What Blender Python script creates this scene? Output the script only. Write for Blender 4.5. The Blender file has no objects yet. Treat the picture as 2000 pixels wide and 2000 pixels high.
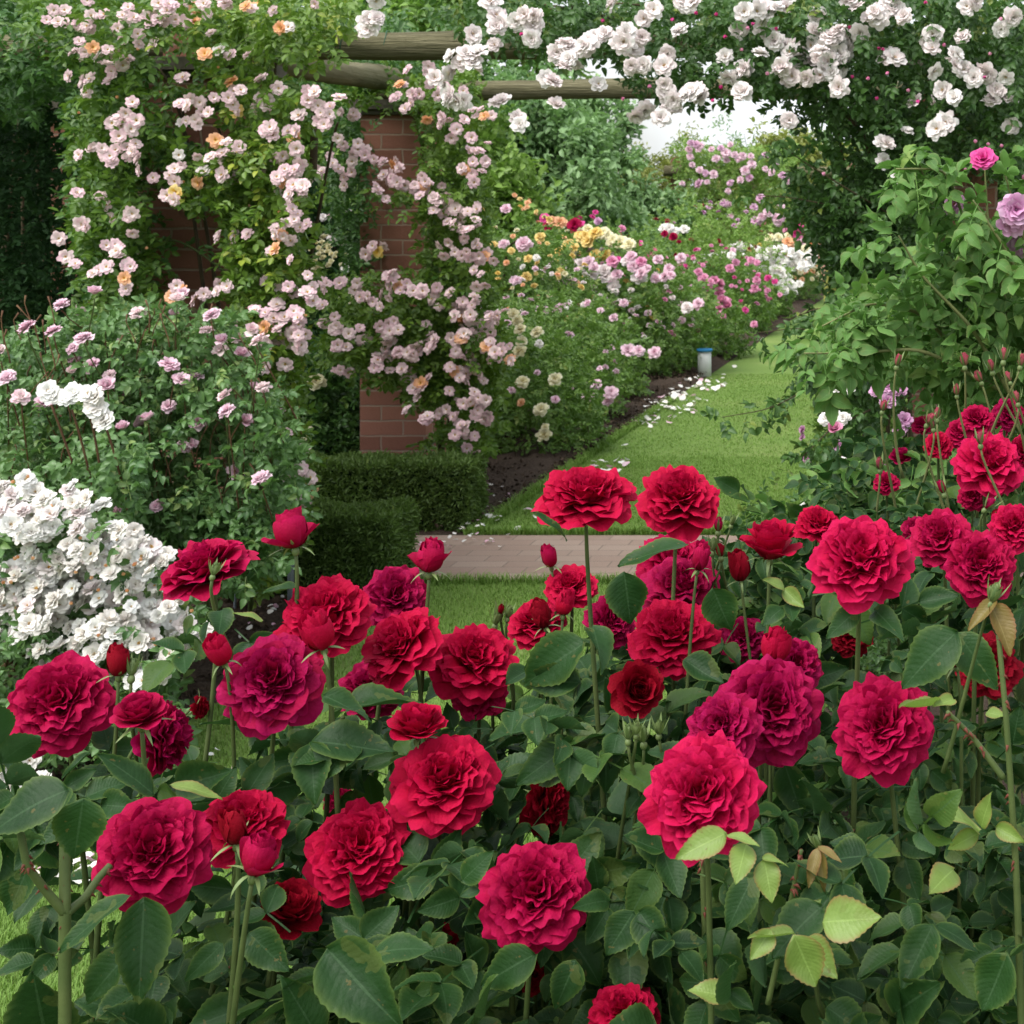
import bpy, math, random
import numpy as np
from mathutils import Matrix, Vector
rng = np.random.default_rng(11)
random.seed(5)
sc = bpy.context.scene
COL = sc.collection
F0, CX, CY, CAMH = 3000.0, 1850.0, 420.0, 1.45
D = 2000.0/1932.0


def P(x, y, d):
    """photograph pixel (of 2000) and a distance -> a point in the garden"""
    return np.array([(x-CX)/F0*d, d, CAMH-(y-CY)/F0*d])


# ------------------------------------------------------------------ helpers
def link(o, parent=None):
    COL.objects.link(o)
    if parent is not None:
        o.parent = parent
    return o


def thing(name, label, cat, loc=(0, 0, 0), group=None):
    o = bpy.data.objects.new(name, None)
    o.empty_display_size = 0.1
    o.location = loc
    o['label'] = label
    o['category'] = cat
    if group:
        o['group'] = group
    return link(o)


def tag(o, label, cat, group=None):
    o['label'] = label
    o['category'] = cat
    if group:
        o['group'] = group
    return o


def structure(o):
    o['kind'] = 'structure'
    return o


def stuff(o):
    o['kind'] = 'stuff'
    return o


def mk_mesh(name, V, T, mats, luv=None, midx=None, smooth=True):
    V = np.asarray(V, dtype=np.float32)
    T = np.asarray(T, dtype=np.int32)
    me = bpy.data.meshes.new(name)
    me.vertices.add(len(V))
    me.vertices.foreach_set('co', V.ravel())
    me.loops.add(T.size)
    me.loops.foreach_set('vertex_index', T.ravel())
    me.polygons.add(len(T))
    me.polygons.foreach_set('loop_start', np.arange(len(T), dtype=np.int32)*T.shape[1])
    me.polygons.foreach_set('use_smooth', np.full(len(T), smooth, dtype=bool))
    for m in (mats if isinstance(mats, (list, tuple)) else [mats]):
        me.materials.append(m)
    if midx is not None:
        me.polygons.foreach_set('material_index', np.asarray(midx, dtype=np.int32))
    if luv is not None:
        a = me.attributes.new('luv', 'FLOAT_VECTOR', 'POINT')
        a.data.foreach_set('vector', np.asarray(luv, dtype=np.float32).ravel())
    me.update(calc_edges=True)
    return me


def mk(name, V, T, mats, luv=None, midx=None, parent=None, smooth=True):
    """a mesh object from world coordinates, hung under parent (an unrotated Empty)"""
    V = np.asarray(V, dtype=np.float32)
    if parent is not None:
        V = V-np.array(parent.location, dtype=np.float32)
    return link(bpy.data.objects.new(name, mk_mesh(name, V, T, mats, luv, midx, smooth)), parent)


def unit(a):
    a = np.asarray(a, dtype=float)
    return a/np.maximum(np.linalg.norm(a, axis=-1, keepdims=True), 1e-9)


def frames(dirs, norms):
    """rotation matrices whose +Y runs along dirs and whose +Z is near norms"""
    y = unit(dirs)
    x = unit(np.cross(y, norms))
    z = np.cross(x, y)
    return np.stack([x, y, z], axis=-1)


def merge(parts):
    """parts: list of (V,T,luv,midx)"""
    Vs, Ts, Ls, Ms, o = [], [], [], [], 0
    for p in parts:
        V, T, L = p[0], p[1], p[2]
        Vs.append(V); Ts.append(T+o); Ls.append(L)
        Ms.append(p[3] if len(p) > 3 else np.zeros(len(T), int))
        o += len(V)
    return np.concatenate(Vs), np.concatenate(Ts), np.concatenate(Ls), np.concatenate(Ms)


def bake(tpls, pos, R, scale, rnd=None):
    """copies of leaf templates (V,T,luv[,midx]) as one mesh"""
    n = len(pos)
    rnd = rng.random(n) if rnd is None else rnd
    scale = np.asarray(scale, float)
    if scale.ndim == 1:
        scale = np.repeat(scale[:, None], 3, axis=1)
    which = rng.integers(0, len(tpls), n)
    parts = []
    for k, t in enumerate(tpls):
        i = np.nonzero(which == k)[0]
        if not len(i):
            continue
        V, T, L = t[0], t[1], t[2]
        M = t[3] if len(t) > 3 else np.zeros(len(T), int)
        W = np.einsum('nij,nkj->nki', R[i], V[None]*scale[i][:, None, :])+pos[i][:, None, :]
        L2 = np.repeat(L[None], len(i), axis=0).copy()
        L2[:, :, 2] = (L2[:, :, 2]*0.35+rnd[i][:, None]*0.8)
        T2 = T[None]+(np.arange(len(i))*len(V))[:, None, None]
        parts.append((W.reshape(-1, 3), T2.reshape(-1, 3), L2.reshape(-1, 3), np.tile(M, len(i))))
    return merge(parts)


def grid_tris(nr, ncx):
    t = []
    for r in range(nr-1):
        for c in range(ncx-1):
            a = r*ncx+c
            t += [(a, a+1, a+ncx+1), (a, a+ncx+1, a+ncx)]
    return np.array(t)


def tube(pts, rad, n=7, cap=True):
    pts = np.asarray(pts, float)
    rad = np.broadcast_to(np.asarray(rad, float), (len(pts),))
    tan = unit(np.gradient(pts, axis=0))
    ref = np.array([0.0, 0, 1]) if abs(tan[0][2]) < 0.8 else np.array([1.0, 0, 0])
    u = unit(np.cross(tan[0], ref))
    V, L = [], []
    for i, p in enumerate(pts):
        u = unit(u-tan[i]*np.dot(u, tan[i]))
        w = np.cross(tan[i], u)
        for k in range(n):
            a = 2*math.pi*k/n
            V.append(p+(u*math.cos(a)+w*math.sin(a))*rad[i])
            L.append((k/n, i/(len(pts)-1), 0.5))
    T = []
    for i in range(len(pts)-1):
        for k in range(n):
            a, b = i*n+k, i*n+(k+1) % n
            T += [(a, b, b+n), (a, b+n, a+n)]
    if cap:
        for e, s in ((0, 1), (len(pts)-1, -1)):
            V.append(pts[e]); L.append((0, e > 0, .5))
            c = len(V)-1
            for k in range(n):
                a, b = e*n+k, e*n+(k+1) % n
                T.append((c, b, a) if s > 0 else (c, a, b))
    return np.array(V), np.array(T), np.array(L)


def hermite(p0, t0, p1, t1, n=12):
    s = np.linspace(0, 1, n)[:, None]
    h = (2*s**3-3*s**2+1, s**3-2*s**2+s, -2*s**3+3*s**2, s**3-s**2)
    return h[0]*p0+h[1]*t0+h[2]*p1+h[3]*t1


def box(x0, x1, y0, y1, z0, z1):
    V = np.array([(x, y, z) for z in (z0, z1) for y in (y0, y1) for x in (x0, x1)], float)
    Q = [(0, 2, 3, 1), (4, 5, 7, 6), (0, 1, 5, 4), (2, 6, 7, 3), (0, 4, 6, 2), (1, 3, 7, 5)]
    T = np.array([t for q in Q for t in ((q[0], q[1], q[2]), (q[0], q[2], q[3]))])
    return V, T, np.zeros((8, 3))


def bevel(o, w=0.006, seg=2):
    m = o.modifiers.new('bevel', 'BEVEL')
    m.width = w
    m.segments = seg
    m.limit_method = 'ANGLE'
    return o


# ------------------------------------------------------------------ materials
def new_mat(name):
    m = bpy.data.materials.new(name)
    m.use_nodes = True
    m.node_tree.nodes.clear()
    return m, m.node_tree.nodes, m.node_tree.links


class NT:
    def __init__(s, name):
        s.m, s.n, s.l = new_mat(name)

    def node(s, t, **kw):
        nd = s.n.new(t)
        for k, v in kw.items():
            setattr(nd, k, v)
        return nd

    def put(s, sock, v):
        if isinstance(v, bpy.types.NodeSocket):
            s.l.new(v, sock)
        else:
            sock.default_value = v

    def math(s, op, a, b=0.0, c=0.0, clamp=False):
        nd = s.node('ShaderNodeMath', operation=op, use_clamp=clamp)
        for i, v in enumerate((a, b, c)):
            s.put(nd.inputs[i], v)
        return nd.outputs[0]

    def mix(s, f, a, b, mode='MIX'):
        nd = s.node('ShaderNodeMix', data_type='RGBA', blend_type=mode)
        s.put(nd.inputs[0], f)
        s.put(nd.inputs[6], a if isinstance(a, bpy.types.NodeSocket) else (*a, 1)[:4])
        s.put(nd.inputs[7], b if isinstance(b, bpy.types.NodeSocket) else (*b, 1)[:4])
        return nd.outputs[2]

    def ramp(s, f, stops, interp='LINEAR'):
        nd = s.node('ShaderNodeValToRGB')
        cr = nd.color_ramp
        cr.interpolation = interp
        while len(cr.elements) > 1:
            cr.elements.remove(cr.elements[-1])
        cr.elements[0].position = stops[0][0]
        cr.elements[0].color = (*stops[0][1], 1)
        for p, c in stops[1:]:
            e = cr.elements.new(p)
            e.color = (*c, 1)
        s.put(nd.inputs[0], f)
        return nd.outputs[0]

    def noise(s, vec, scale, detail=3.0, rough=0.55):
        nd = s.node('ShaderNodeTexNoise')
        if vec is not None:
            s.put(nd.inputs['Vector'], vec)
        nd.inputs['Scale'].default_value = scale
        nd.inputs['Detail'].default_value = detail
        nd.inputs['Roughness'].default_value = rough
        return nd.outputs[0]

    def bump(s, h, strength=0.3, dist=0.01):
        nd = s.node('ShaderNodeBump')
        nd.inputs['Strength'].default_value = strength
        nd.inputs['Distance'].default_value = dist
        s.put(nd.inputs['Height'], h)
        return nd.outputs[0]

    def luv(s):
        a = s.node('ShaderNodeAttribute', attribute_name='luv')
        x = s.node('ShaderNodeSeparateXYZ')
        s.l.new(a.outputs['Vector'], x.inputs[0])
        return x.outputs[0], x.outputs[1], x.outputs[2]

    def obj(s):
        return s.node('ShaderNodeTexCoord').outputs['Object']

    def principled(s, col, rough=0.6, spec=0.3, normal=None, **kw):
        p = s.node('ShaderNodeBsdfPrincipled')
        s.put(p.inputs['Base Color'], col if isinstance(col, bpy.types.NodeSocket) else (*col, 1))
        s.put(p.inputs['Roughness'], rough)
        s.put(p.inputs['Specular IOR Level'], spec)
        if normal is not None:
            s.l.new(normal, p.inputs['Normal'])
        for k, v in kw.items():
            s.put(p.inputs[k], v)
        return p.outputs[0]

    def out(s, sh):
        o = s.node('ShaderNodeOutputMaterial')
        s.l.new(sh, o.inputs[0])
        return s.m

    def trans(s, sh, col, f):
        t = s.node('ShaderNodeBsdfTranslucent')
        s.put(t.inputs[0], col if isinstance(col, bpy.types.NodeSocket) else (*col, 1))
        mx = s.node('ShaderNodeMixShader')
        mx.inputs[0].default_value = f
        s.l.new(sh, mx.inputs[1])
        s.l.new(t.outputs[0], mx.inputs[2])
        return mx.outputs[0]


def leaf_mat(name, dark, mid, light, edge=None, rough=0.45, spec=0.35, veins=True, tr=0.22, under=1.5):
    t = NT(name)
    u, v, r = t.luv()
    col = t.ramp(r, [(0.0, dark), (0.45, mid), (0.85, mid), (1.0, light)])
    au = t.math('ABSOLUTE', u)
    nrm = None
    if veins:
        mid_l = t.math('LESS_THAN', au, 0.045)
        sv = t.math('SINE', t.math('MULTIPLY', t.math('ADD', t.math('SUBTRACT', v, t.math('MULTIPLY', t.math('POWER', au, 1.3), 0.20)), t.math('MULTIPLY', t.noise(t.obj(), 30.0, 2.0), 0.06)), 40.0))
        svp = t.math('POWER', t.math('MULTIPLY_ADD', sv, 0.5, 0.5), 9.0)
        vein = t.math('MAXIMUM', mid_l, t.math('MULTIPLY', svp, 0.12))
        col = t.mix(t.math('MULTIPLY', vein, 0.5), col, tuple(min(1, c*1.6+0.03) for c in mid))
        blot = t.noise(t.obj(), 55.0, 4.0)
        col = t.mix(t.math('MULTIPLY', t.math('SUBTRACT', blot, 0.35, clamp=True), 0.9), col, tuple(c*1.45 for c in mid))
        sp = t.math('GREATER_THAN', t.noise(t.obj(), 120.0, 2.0), .70)
        col = t.mix(t.math('MULTIPLY', sp, .55), col, (.13, .10, .03))
        yl = t.math('GREATER_THAN', t.noise(t.obj(), 26.0, 3.0), .62)
        col = t.mix(t.math('MULTIPLY', yl, .22), col, (.16, .17, .04))
        if edge:
            e = t.math('MULTIPLY', t.math('POWER', au, 7.0), 0.8)
            col = t.mix(e, col, edge)
        h = t.math('SUBTRACT', t.math('MULTIPLY', t.math('ABSOLUTE', sv), 0.15), t.math('MULTIPLY', mid_l, 0.5))
        h = t.math('ADD', h, t.math('MULTIPLY', t.noise(t.obj(), 130.0, 4.0), 1.5))
        nrm = t.bump(h, 0.4, 0.0018)
    g = t.node('ShaderNodeNewGeometry')
    back = t.mix(0.55, col, tuple(min(1, c*under+0.02) for c in mid))
    col2 = t.mix(g.outputs['Backfacing'], col, back)
    sh = t.principled(col2, rough, spec, nrm)
    tc = t.mix(0.5, col2, tuple((c*1.6, c*1.9, c*0.7)[i] for i, c in enumerate(mid)))
    return t.out(t.trans(sh, tc, tr))


def petal_mat(name, stops, tr=0.25, vary=0.0, alt=None, rough=0.6, bump=True, sheen=0.0, edge=None):
    """stops: colour from the petal's base to its tip"""
    t = NT(name)
    u, v, r = t.luv()
    col = t.ramp(v, stops)
    if edge:
        au = t.math('ABSOLUTE', u)
        f = t.math('MULTIPLY', t.math('MAXIMUM', t.math('POWER', au, 5.0), t.math('POWER', v, 9.0)), edge[3])
        col = t.mix(f, col, edge[:3])
    if alt is not None:
        oi = t.node('ShaderNodeObjectInfo')
        f = t.math('FRACT', t.math('ADD', oi.outputs['Random'], t.math('MULTIPLY', r, 0.55)))
        col = t.mix(t.math('MULTIPLY', f, vary), col, alt)
    nrm = None
    if bump:
        h = t.noise(t.obj(), 90.0, 3.0)
        st = t.math('SINE', t.math('MULTIPLY', u, 28.0))
        h2 = t.noise(t.obj(), 14.0, 4.0)
        nrm = t.bump(t.math('ADD', t.math('ADD', h, t.math('MULTIPLY', h2, 2.0)), t.math('MULTIPLY', st, 0.16)), 0.35, 0.003)
        col = t.mix(t.math('MULTIPLY', h2, .45), col, stops[0][1])
    sh = t.principled(col, rough, 0.12, nrm, **({'Sheen Weight': sheen, 'Sheen Roughness': 0.4} if sheen else {}))
    return t.out(t.trans(sh, col, tr))


def wood_like(name, stops, scale, rough=0.85, bump=0.4, dist=0.01, stretch=(1, 1, 1), spec=0.2):
    t = NT(name)
    mp = t.node('ShaderNodeMapping')
    mp.inputs['Scale'].default_value = stretch
    t.l.new(t.obj(), mp.inputs[0])
    n1 = t.noise(mp.outputs[0], scale, 6.0, 0.62)
    col = t.ramp(n1, stops)
    n2 = t.noise(mp.outputs[0], scale*4.0, 4.0)
    col = t.mix(t.math('MULTIPLY', n2, 0.35), col, tuple(c*0.4 for c in stops[0][1]))
    return t.out(t.principled(col, rough, spec, t.bump(t.math('ADD', n1, n2), bump, dist)))


M = {}
# leaves
M['leaf_red'] = leaf_mat('leaf_dark_rose', (.006, .023, .007), (.016, .050, .011), (.058, .110, .020), edge=(.09, .14, .03), rough=.5, spec=.2)
M['leaf_young'] = leaf_mat('leaf_young', (.11, .17, .035), (.17, .25, .055), (.22, .28, .075), edge=(.24, .10, .05), tr=.28)
M['leaf_bronze'] = leaf_mat('leaf_bronze', (.16, .10, .03), (.17, .13, .035), (.2, .12, .04), edge=(.2, .06, .03), tr=.3)
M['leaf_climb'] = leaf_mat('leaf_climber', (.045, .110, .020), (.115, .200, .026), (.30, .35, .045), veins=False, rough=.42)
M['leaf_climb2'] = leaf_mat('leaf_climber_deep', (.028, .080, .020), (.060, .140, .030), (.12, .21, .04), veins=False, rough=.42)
M['leaf_ramble'] = leaf_mat('leaf_rambler', (.020, .056, .014), (.052, .115, .024), (.16, .21, .035), veins=False, rough=.45)
M['leaf_shade'] = leaf_mat('leaf_painted_shade', (.008, .026, .008), (.017, .046, .013), (.034, .075, .020), veins=False, tr=.2, spec=.08, rough=.6)  # leaf colour painted dark to stand for deep shade
M['leaf_pinkbush'] = leaf_mat('leaf_pinkbush', (.050, .115, .040), (.105, .200, .062), (.20, .28, .08), veins=False, rough=.4)
M['leaf_damask'] = leaf_mat('leaf_damask', (.052, .118, .028), (.092, .192, .044), (.19, .28, .06), edge=(.17, .22, .07), rough=.55, spec=.25, tr=.25)
M['leaf_border'] = leaf_mat('leaf_border', (.060, .130, .026), (.120, .215, .040), (.21, .28, .06), veins=False)
M['leaf_border2'] = leaf_mat('leaf_border_light', (.10, .19, .035), (.17, .28, .055), (.26, .34, .08), veins=False)
M['leaf_willow'] = leaf_mat('leaf_willow', (.10, .20, .085), (.19, .31, .13), (.30, .40, .17), veins=False, tr=.2)
M['leaf_olive'] = leaf_mat('leaf_olive', (.14, .18, .04), (.23, .26, .065), (.31, .31, .09), veins=False, tr=.2)
M['leaf_yew'] = leaf_mat('leaf_yew', (.038, .080, .018), (.100, .165, .034), (.30, .35, .07), veins=False, rough=.5)
M['stem_green'] = wood_like('stem_green', [(0.3, (.055, .085, .025)), (0.7, (.11, .14, .045))], 30, .55, .2, .002)
M['stem_light'] = wood_like('stem_light', [(0.3, (.14, .16, .06)), (0.7, (.20, .21, .08))], 30, .55, .2, .002)
M['stem_brown'] = wood_like('stem_brown', [(0.3, (.045, .032, .018)), (0.7, (.10, .075, .04))], 22, .8, .4, .004)
M['stem_red'] = wood_like('stem_red', [(0.3, (.10, .045, .03)), (0.7, (.16, .09, .04))], 22, .7, .2, .002)
M['thorn'] = wood_like('thorn_red', [(0.3, (.12, .03, .02)), (0.7, (.16, .05, .03))], 40, .5, .1, .001)
M['sepal'] = leaf_mat('sepal', (.08, .13, .04), (.14, .19, .065), (.2, .23, .10), veins=False, tr=.15)
# petals
M['red'] = petal_mat('petal_red', [(0, (.20, .0005, .006)), (.5, (.52, .001, .030)), (1, (.60, .004, .062))], tr=.24, vary=.5, alt=(.40, .001, .034), edge=(.62, .007, .085, .4))
M['crimson'] = petal_mat('petal_crimson', [(0, (.16, .0005, .010)), (.5, (.43, .001, .042)), (1, (.53, .004, .084))], tr=.22, vary=.5, alt=(.34, .001, .030), edge=(.56, .008, .115, .4))
M['magenta'] = petal_mat('petal_magenta', [(0, (.13, .0005, .014)), (.5, (.35, .001, .046)), (1, (.44, .004, .088))], tr=.22, vary=.55, alt=(.34, .001, .022), edge=(.48, .009, .14, .4))
M['darkred'] = petal_mat('petal_dark', [(0, (.11, .0005, .005)), (.55, (.27, .001, .010)), (1, (.34, .002, .018))], tr=.18, vary=.3, alt=(.3, .001, .02))
M['pink'] = petal_mat('petal_pink', [(0, (.84, .74, .46)), (.35, (.85, .74, .74)), (1, (.77, .46, .55))], vary=.7, alt=(.86, .77, .72), bump=False)
M['apricot'] = petal_mat('petal_apricot', [(0, (.80, .48, .10)), (.5, (.82, .42, .16)), (1, (.80, .40, .26))], vary=.5, alt=(.84, .62, .42), bump=False)
M['white'] = petal_mat('petal_white', [(0, (.78, .68, .44)), (.3, (.84, .79, .75)), (1, (.84, .80, .79))], vary=.45, alt=(.82, .64, .64), bump=False)
M['purewhite'] = petal_mat('petal_pure_white', [(0, (.82, .76, .58)), (.3, (.86, .85, .81)), (1, (.87, .86, .84))], vary=.5, alt=(.83, .74, .66), bump=False)
M['yellow'] = petal_mat('petal_yellow', [(0, (.78, .46, .03)), (.5, (.80, .52, .09)), (1, (.82, .62, .20))], vary=.6, alt=(.83, .73, .42), bump=False)
M['cream'] = petal_mat('petal_cream', [(0, (.75, .60, .16)), (.5, (.80, .74, .44)), (1, (.82, .80, .66))], vary=.4, alt=(.80, .70, .35), bump=False)
M['shell'] = petal_mat('petal_shell', [(0, (.70, .32, .44)), (.5, (.76, .44, .55)), (1, (.80, .58, .67))], vary=.5, alt=(.80, .70, .73), bump=False)
M['rosepink'] = petal_mat('petal_rosepink', [(0, (.60, .10, .26)), (.5, (.68, .20, .38)), (1, (.74, .34, .50))], vary=.5, alt=(.75, .45, .55), bump=False)
M['hotpink'] = petal_mat('petal_hotpink', [(0, (.52, .02, .16)), (.5, (.64, .05, .28)), (1, (.70, .14, .38))], vary=.5, alt=(.60, .02, .16), bump=False)
M['lilac'] = petal_mat('petal_lilac', [(0, (.52, .18, .40)), (.5, (.60, .30, .50)), (1, (.70, .48, .63))], vary=.4, alt=(.52, .14, .36), bump=False)
M['pinkred'] = petal_mat('petal_pinkred', [(0, (.24, .001, .020)), (.5, (.54, .002, .046)), (1, (.62, .006, .088))], tr=.24, vary=.45, alt=(.48, .001, .030), edge=(.66, .014, .14, .4))
M['mauve'] = petal_mat('petal_mauve', [(0, (.52, .22, .40)), (.5, (.62, .36, .52)), (1, (.72, .52, .64))], vary=.4, alt=(.62, .30, .44), bump=False)
M['bud_dull'] = petal_mat('petal_bud', [(0, (.14, .15, .05)), (.45, (.24, .08, .07)), (1, (.40, .05, .10))], vary=.5, alt=(.30, .10, .08), bump=False)
M['stamen'] = petal_mat('stamen', [(0, (.62, .34, .03)), (1, (.70, .42, .05))], bump=False, tr=.1)

# ------------------------------------------------------------------ templates
def leaf_hi(seed, ratio=0.62, rows=15, curl=0.25, fold=0.25, teeth=True, cols=5):
    """serrated rose leaflet, 1 long along +Y, five columns across"""
    g = np.random.default_rng(seed)
    us = np.linspace(-1, 1, cols)
    V, L = [], []
    ph, ph2, tw = g.random()*6, g.random()*6, g.normal()*0.35
    cu = curl*(0.4+g.random()*1.2)*(1 if g.random() < .8 else -0.6)
    fo = fold*(0.4+g.random()*1.3)
    y = z = 0.0
    for i in range(rows):
        v = i/(rows-1)
        w = ratio/2*(math.sin(math.pi*min(1, v**0.74))**0.84 if 0 < v < 1 else 0.0)*(1.10-0.16*v)
        ang = cu*2.2*(v-0.15)
        if i:
            y += math.cos(ang)/(rows-1)
            z -= math.sin(ang)/(rows-1)
        for u in us:
            ww = w*(1+(0.028 if i % 2 else -0.028)*(abs(u) == 1 and teeth and 0 < i < rows-1))
            x = u*ww
            zz = z+abs(x)*fo*1.6+0.028*math.sin(5*v+ph+u*1.6)*(0.3+abs(u))+0.02*math.sin(11*v+ph2)*abs(u)
            a = tw*v
            yy = y-(0.016 if (abs(u) == 1 and i % 2 == 0 and teeth) else 0)*1.0
            V.append((x*math.cos(a)-zz*math.sin(a)*0.3, yy, zz+x*math.sin(a)))
            L.append((u, v, g.random()*0.0+0.5))
    return np.array(V), grid_tris(rows, cols), np.array(L)


def leaf_lo(seed, ratio=0.6, curl=.2):
    g = np.random.default_rng(seed)
    f = 0.10+0.12*g.random()
    c = curl*(g.random()*1.4-0.3)
    w = ratio/2
    V = np.array([(0, 0, 0), (0, .5, -.02), (0, 1, -c), (-w*.82, .26, f*.8), (-w*.86, .66, f-c*.4), (w*.82, .26, f*.8), (w*.86, .66, f-c*.4)])
    T = np.array([(0, 1, 3), (1, 4, 3), (1, 2, 4), (0, 5, 1), (1, 5, 6), (1, 6, 2)])
    L = np.array([(0, 0, .5), (0, .5, .5), (0, 1, .5), (-1, .3, .5), (-1, .7, .5), (1, .3, .5), (1, .7, .5)])
    return V, T, L


def compound(seed, leafs, n=5, size=0.62):
    """pinnate rose leaf of n leaflets on a thin stalk, about 1.5 long along +Y, leaflets about `size` long"""
    g = np.random.default_rng(seed)
    parts = []
    sag = 0.12+0.2*g.random()
    for k in range(n):
        t = leafs[g.integers(len(leafs))]
        if k == n-1:
            yb, ang, s = 1.0, g.normal()*0.15, size
        else:
            pair, side = k//2, 1 if k % 2 else -1
            yb = 0.42+0.34*pair*(2/max(1, (n-1)//2)) if n > 3 else 0.62
            ang, s = side*(1.05+g.normal()*0.14), size*(0.78+0.12*pair)*(0.92+.16*g.random())
        roll, pitch = g.normal()*0.35, -0.25+g.normal()*0.25
        R = (Matrix.Rotation(-ang, 3, 'Z') @ Matrix.Rotation(pitch, 3, 'X') @ Matrix.Rotation(roll, 3, 'Y'))
        V = (t[0]*s) @ np.array(R).T+np.array((0, yb, -sag*yb*yb))
        L = t[2].copy()
        L[:, 2] = g.random()
        parts.append((V, t[1], L))
    ys = np.linspace(0, 1.02, 6)
    rw = 0.012
    V = np.concatenate([[(-rw, y, -sag*y*y-.004), (rw, y, -sag*y*y-.004)] for y in ys])
    T = grid_tris(6, 2)
    parts.append((V, T, np.tile((0.5, .5, .9), (12, 1))))
    return merge(parts)[:3]


HI = [leaf_hi(i, .60+.06*(i % 3), rows=21, curl=.28, fold=.22) for i in range(8)]
MID = [leaf_hi(40+i, .55, rows=11, cols=3, curl=.25, fold=.3) for i in range(6)]
LO = [leaf_lo(i) for i in range(6)]
NARROW = [leaf_lo(20+i, ratio=.3, curl=.3) for i in range(4)]
C_HI = [compound(i, HI, 5) for i in range(7)]
C_MID = [compound(100+i, MID, 5+2*(i % 2), .55) for i in range(6)]
C_LO = [compound(200+i, LO, 5+2*(i % 2), .56) for i in range(6)]


def petal(g, L, W, th0, th1, p, r0, z0, Rc, ruff, az, tilt=0.0, nu=9, nv=8, curl=0.0, off=(0, 0), arc=0.26, twist=0.0):
    us, vs = np.linspace(-1, 1, nu), np.linspace(0, 1, nv)
    ph = g.random(4)*6.28
    f1, f2 = .9+g.random()*1.2, 2.2+g.random()*1.5
    ns = 40
    sv = np.linspace(0, 1, ns)
    th = np.radians(th0+(th1-th0)*sv**p)
    rr = np.concatenate([[0], np.cumsum((np.sin(th[1:])+np.sin(th[:-1]))/2)])/(ns-1)*L+r0
    zz = np.concatenate([[0], np.cumsum((np.cos(th[1:])+np.cos(th[:-1]))/2)])/(ns-1)*L+z0
    notch = 0.03+0.05*g.random()
    U, Vv = np.meshgrid(us, vs)
    ve = Vv*(1-arc*np.abs(U)**2.3)-notch*Vv**4*np.exp(-(U/0.22)**2)+0.025*Vv**3*np.sin(U*7+ph[3])
    ve = np.clip(ve, 0, 1)
    w = W/2*(0.22+0.78*np.sin(math.pi/2*np.minimum(Vv/0.72, 1)))
    s = U*w
    r, z, t = np.interp(ve, sv, rr), np.interp(ve, sv, zz), np.interp(ve, sv, th)
    R_ = np.maximum(np.abs(Rc), 0.05)*np.ones_like(r)
    phi = np.clip(s/R_, -2.4, 2.4)
    x = r-R_*(1-np.cos(phi))*np.sign(Rc)*np.cos(t)**2-R_*(1-np.cos(phi))*np.sign(Rc)*0.4*np.sin(t)**2
    y = R_*np.sin(phi)
    zc = z+R_*(1-np.cos(phi))*np.sin(t)*0.55*np.sign(Rc)
    d = ruff*.28*ve**3*np.sin((6.5+3*g.random())*U+ph[3]*1.7+4*ve)+ruff*ve**1.6*(np.sin(f1*math.pi*U+ph[0])*0.8+np.sin(f2*math.pi*U+ph[1]+ve*2)*0.55*np.abs(U)+0.35*np.sin(6*ve+ph[2]))+curl*np.abs(U)**2.2*ve
    x = x+d*np.cos(t)
    zc = zc-d*np.sin(t)
    pts = np.stack([x, y, zc], -1).reshape(-1, 3)
    R = np.array(Matrix.Rotation(az, 3, 'Z') @ Matrix.Rotation(tilt, 3, 'Y'))
    if twist:
        R = R @ np.array(Matrix.Rotation(twist, 3, 'Z'))
    pts = pts @ R.T+np.array((off[0], off[1], 0))
    rn = g.random()
    return pts, grid_tris(nv, nu), np.stack([U.ravel(), ve.ravel(), np.full(U.size, rn)], -1)


def rose_full(seed, nu=11, nv=9, layers=None, inner=34, spread=0.48, ruff=1.0, arc=.26):
    """many-petalled old rose about 2 across, opening towards +Z, stalk at the origin"""
    g = np.random.default_rng(seed)
    layers = layers or [(8, .98, .84, 64, 132, .12, .00, .9, .08), (9, 1.02, .80, 50, 114, .12, .02, .75, .08),
                        (10, 1.0, .74, 38, 100, .11, .05, .62, .08), (10, .97, .70, 29, 86, .10, .08, .5, .08),
                        (10, .92, .64, 21, 70, .10, .12, .42, .08), (9, .86, .60, 14, 55, .10, .16, .34, .08),
                        (8, .80, .56, 8, 40, .09, .2, .28, .075)]
    parts = []
    for k, (n, L, W, a, b, r0, z0, Rc, rf) in enumerate(layers):
        o = g.random()*6.28
        for i in range(n):
            az = o+2*math.pi*i/n+g.normal()*.13
            q = 0.9+.18*g.random()
            parts.append(petal(g, L*q, W*(.88+.3*g.random()), a+g.normal()*6, b+g.normal()*9, (1.15+.9*g.random()) if arc > .2 else .75, r0, z0+g.normal()*.015,
                               Rc*(.85+.4*g.random()), rf*ruff*(.6+1.0*g.random()), az, g.normal()*.06, nu, nv, curl=g.normal()*.05-.02, arc=arc))
    for i in range(inner):
        rad = spread*math.sqrt((i+.5)/inner)
        a = i*2.4+g.normal()*.3
        az = a+g.normal()*0.75
        L = .60+.14*g.random()-.10*(rad < .15)
        parts.append(petal(g, L, .50*(.8+.5*g.random()), -6+36*rad+g.normal()*10, 14+72*rad+g.normal()*24, 1.0, 0.02, .22, .15+.16*g.random(),
                           .075*ruff*(.6+g.random()), az, g.normal()*.2, max(5, nu-2), max(5, nv-2), curl=g.normal()*.09,
                           off=(math.cos(a)*rad*.8, math.sin(a)*rad*.8)))
    V, T, L, _ = merge(parts)
    return V, T, L


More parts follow.
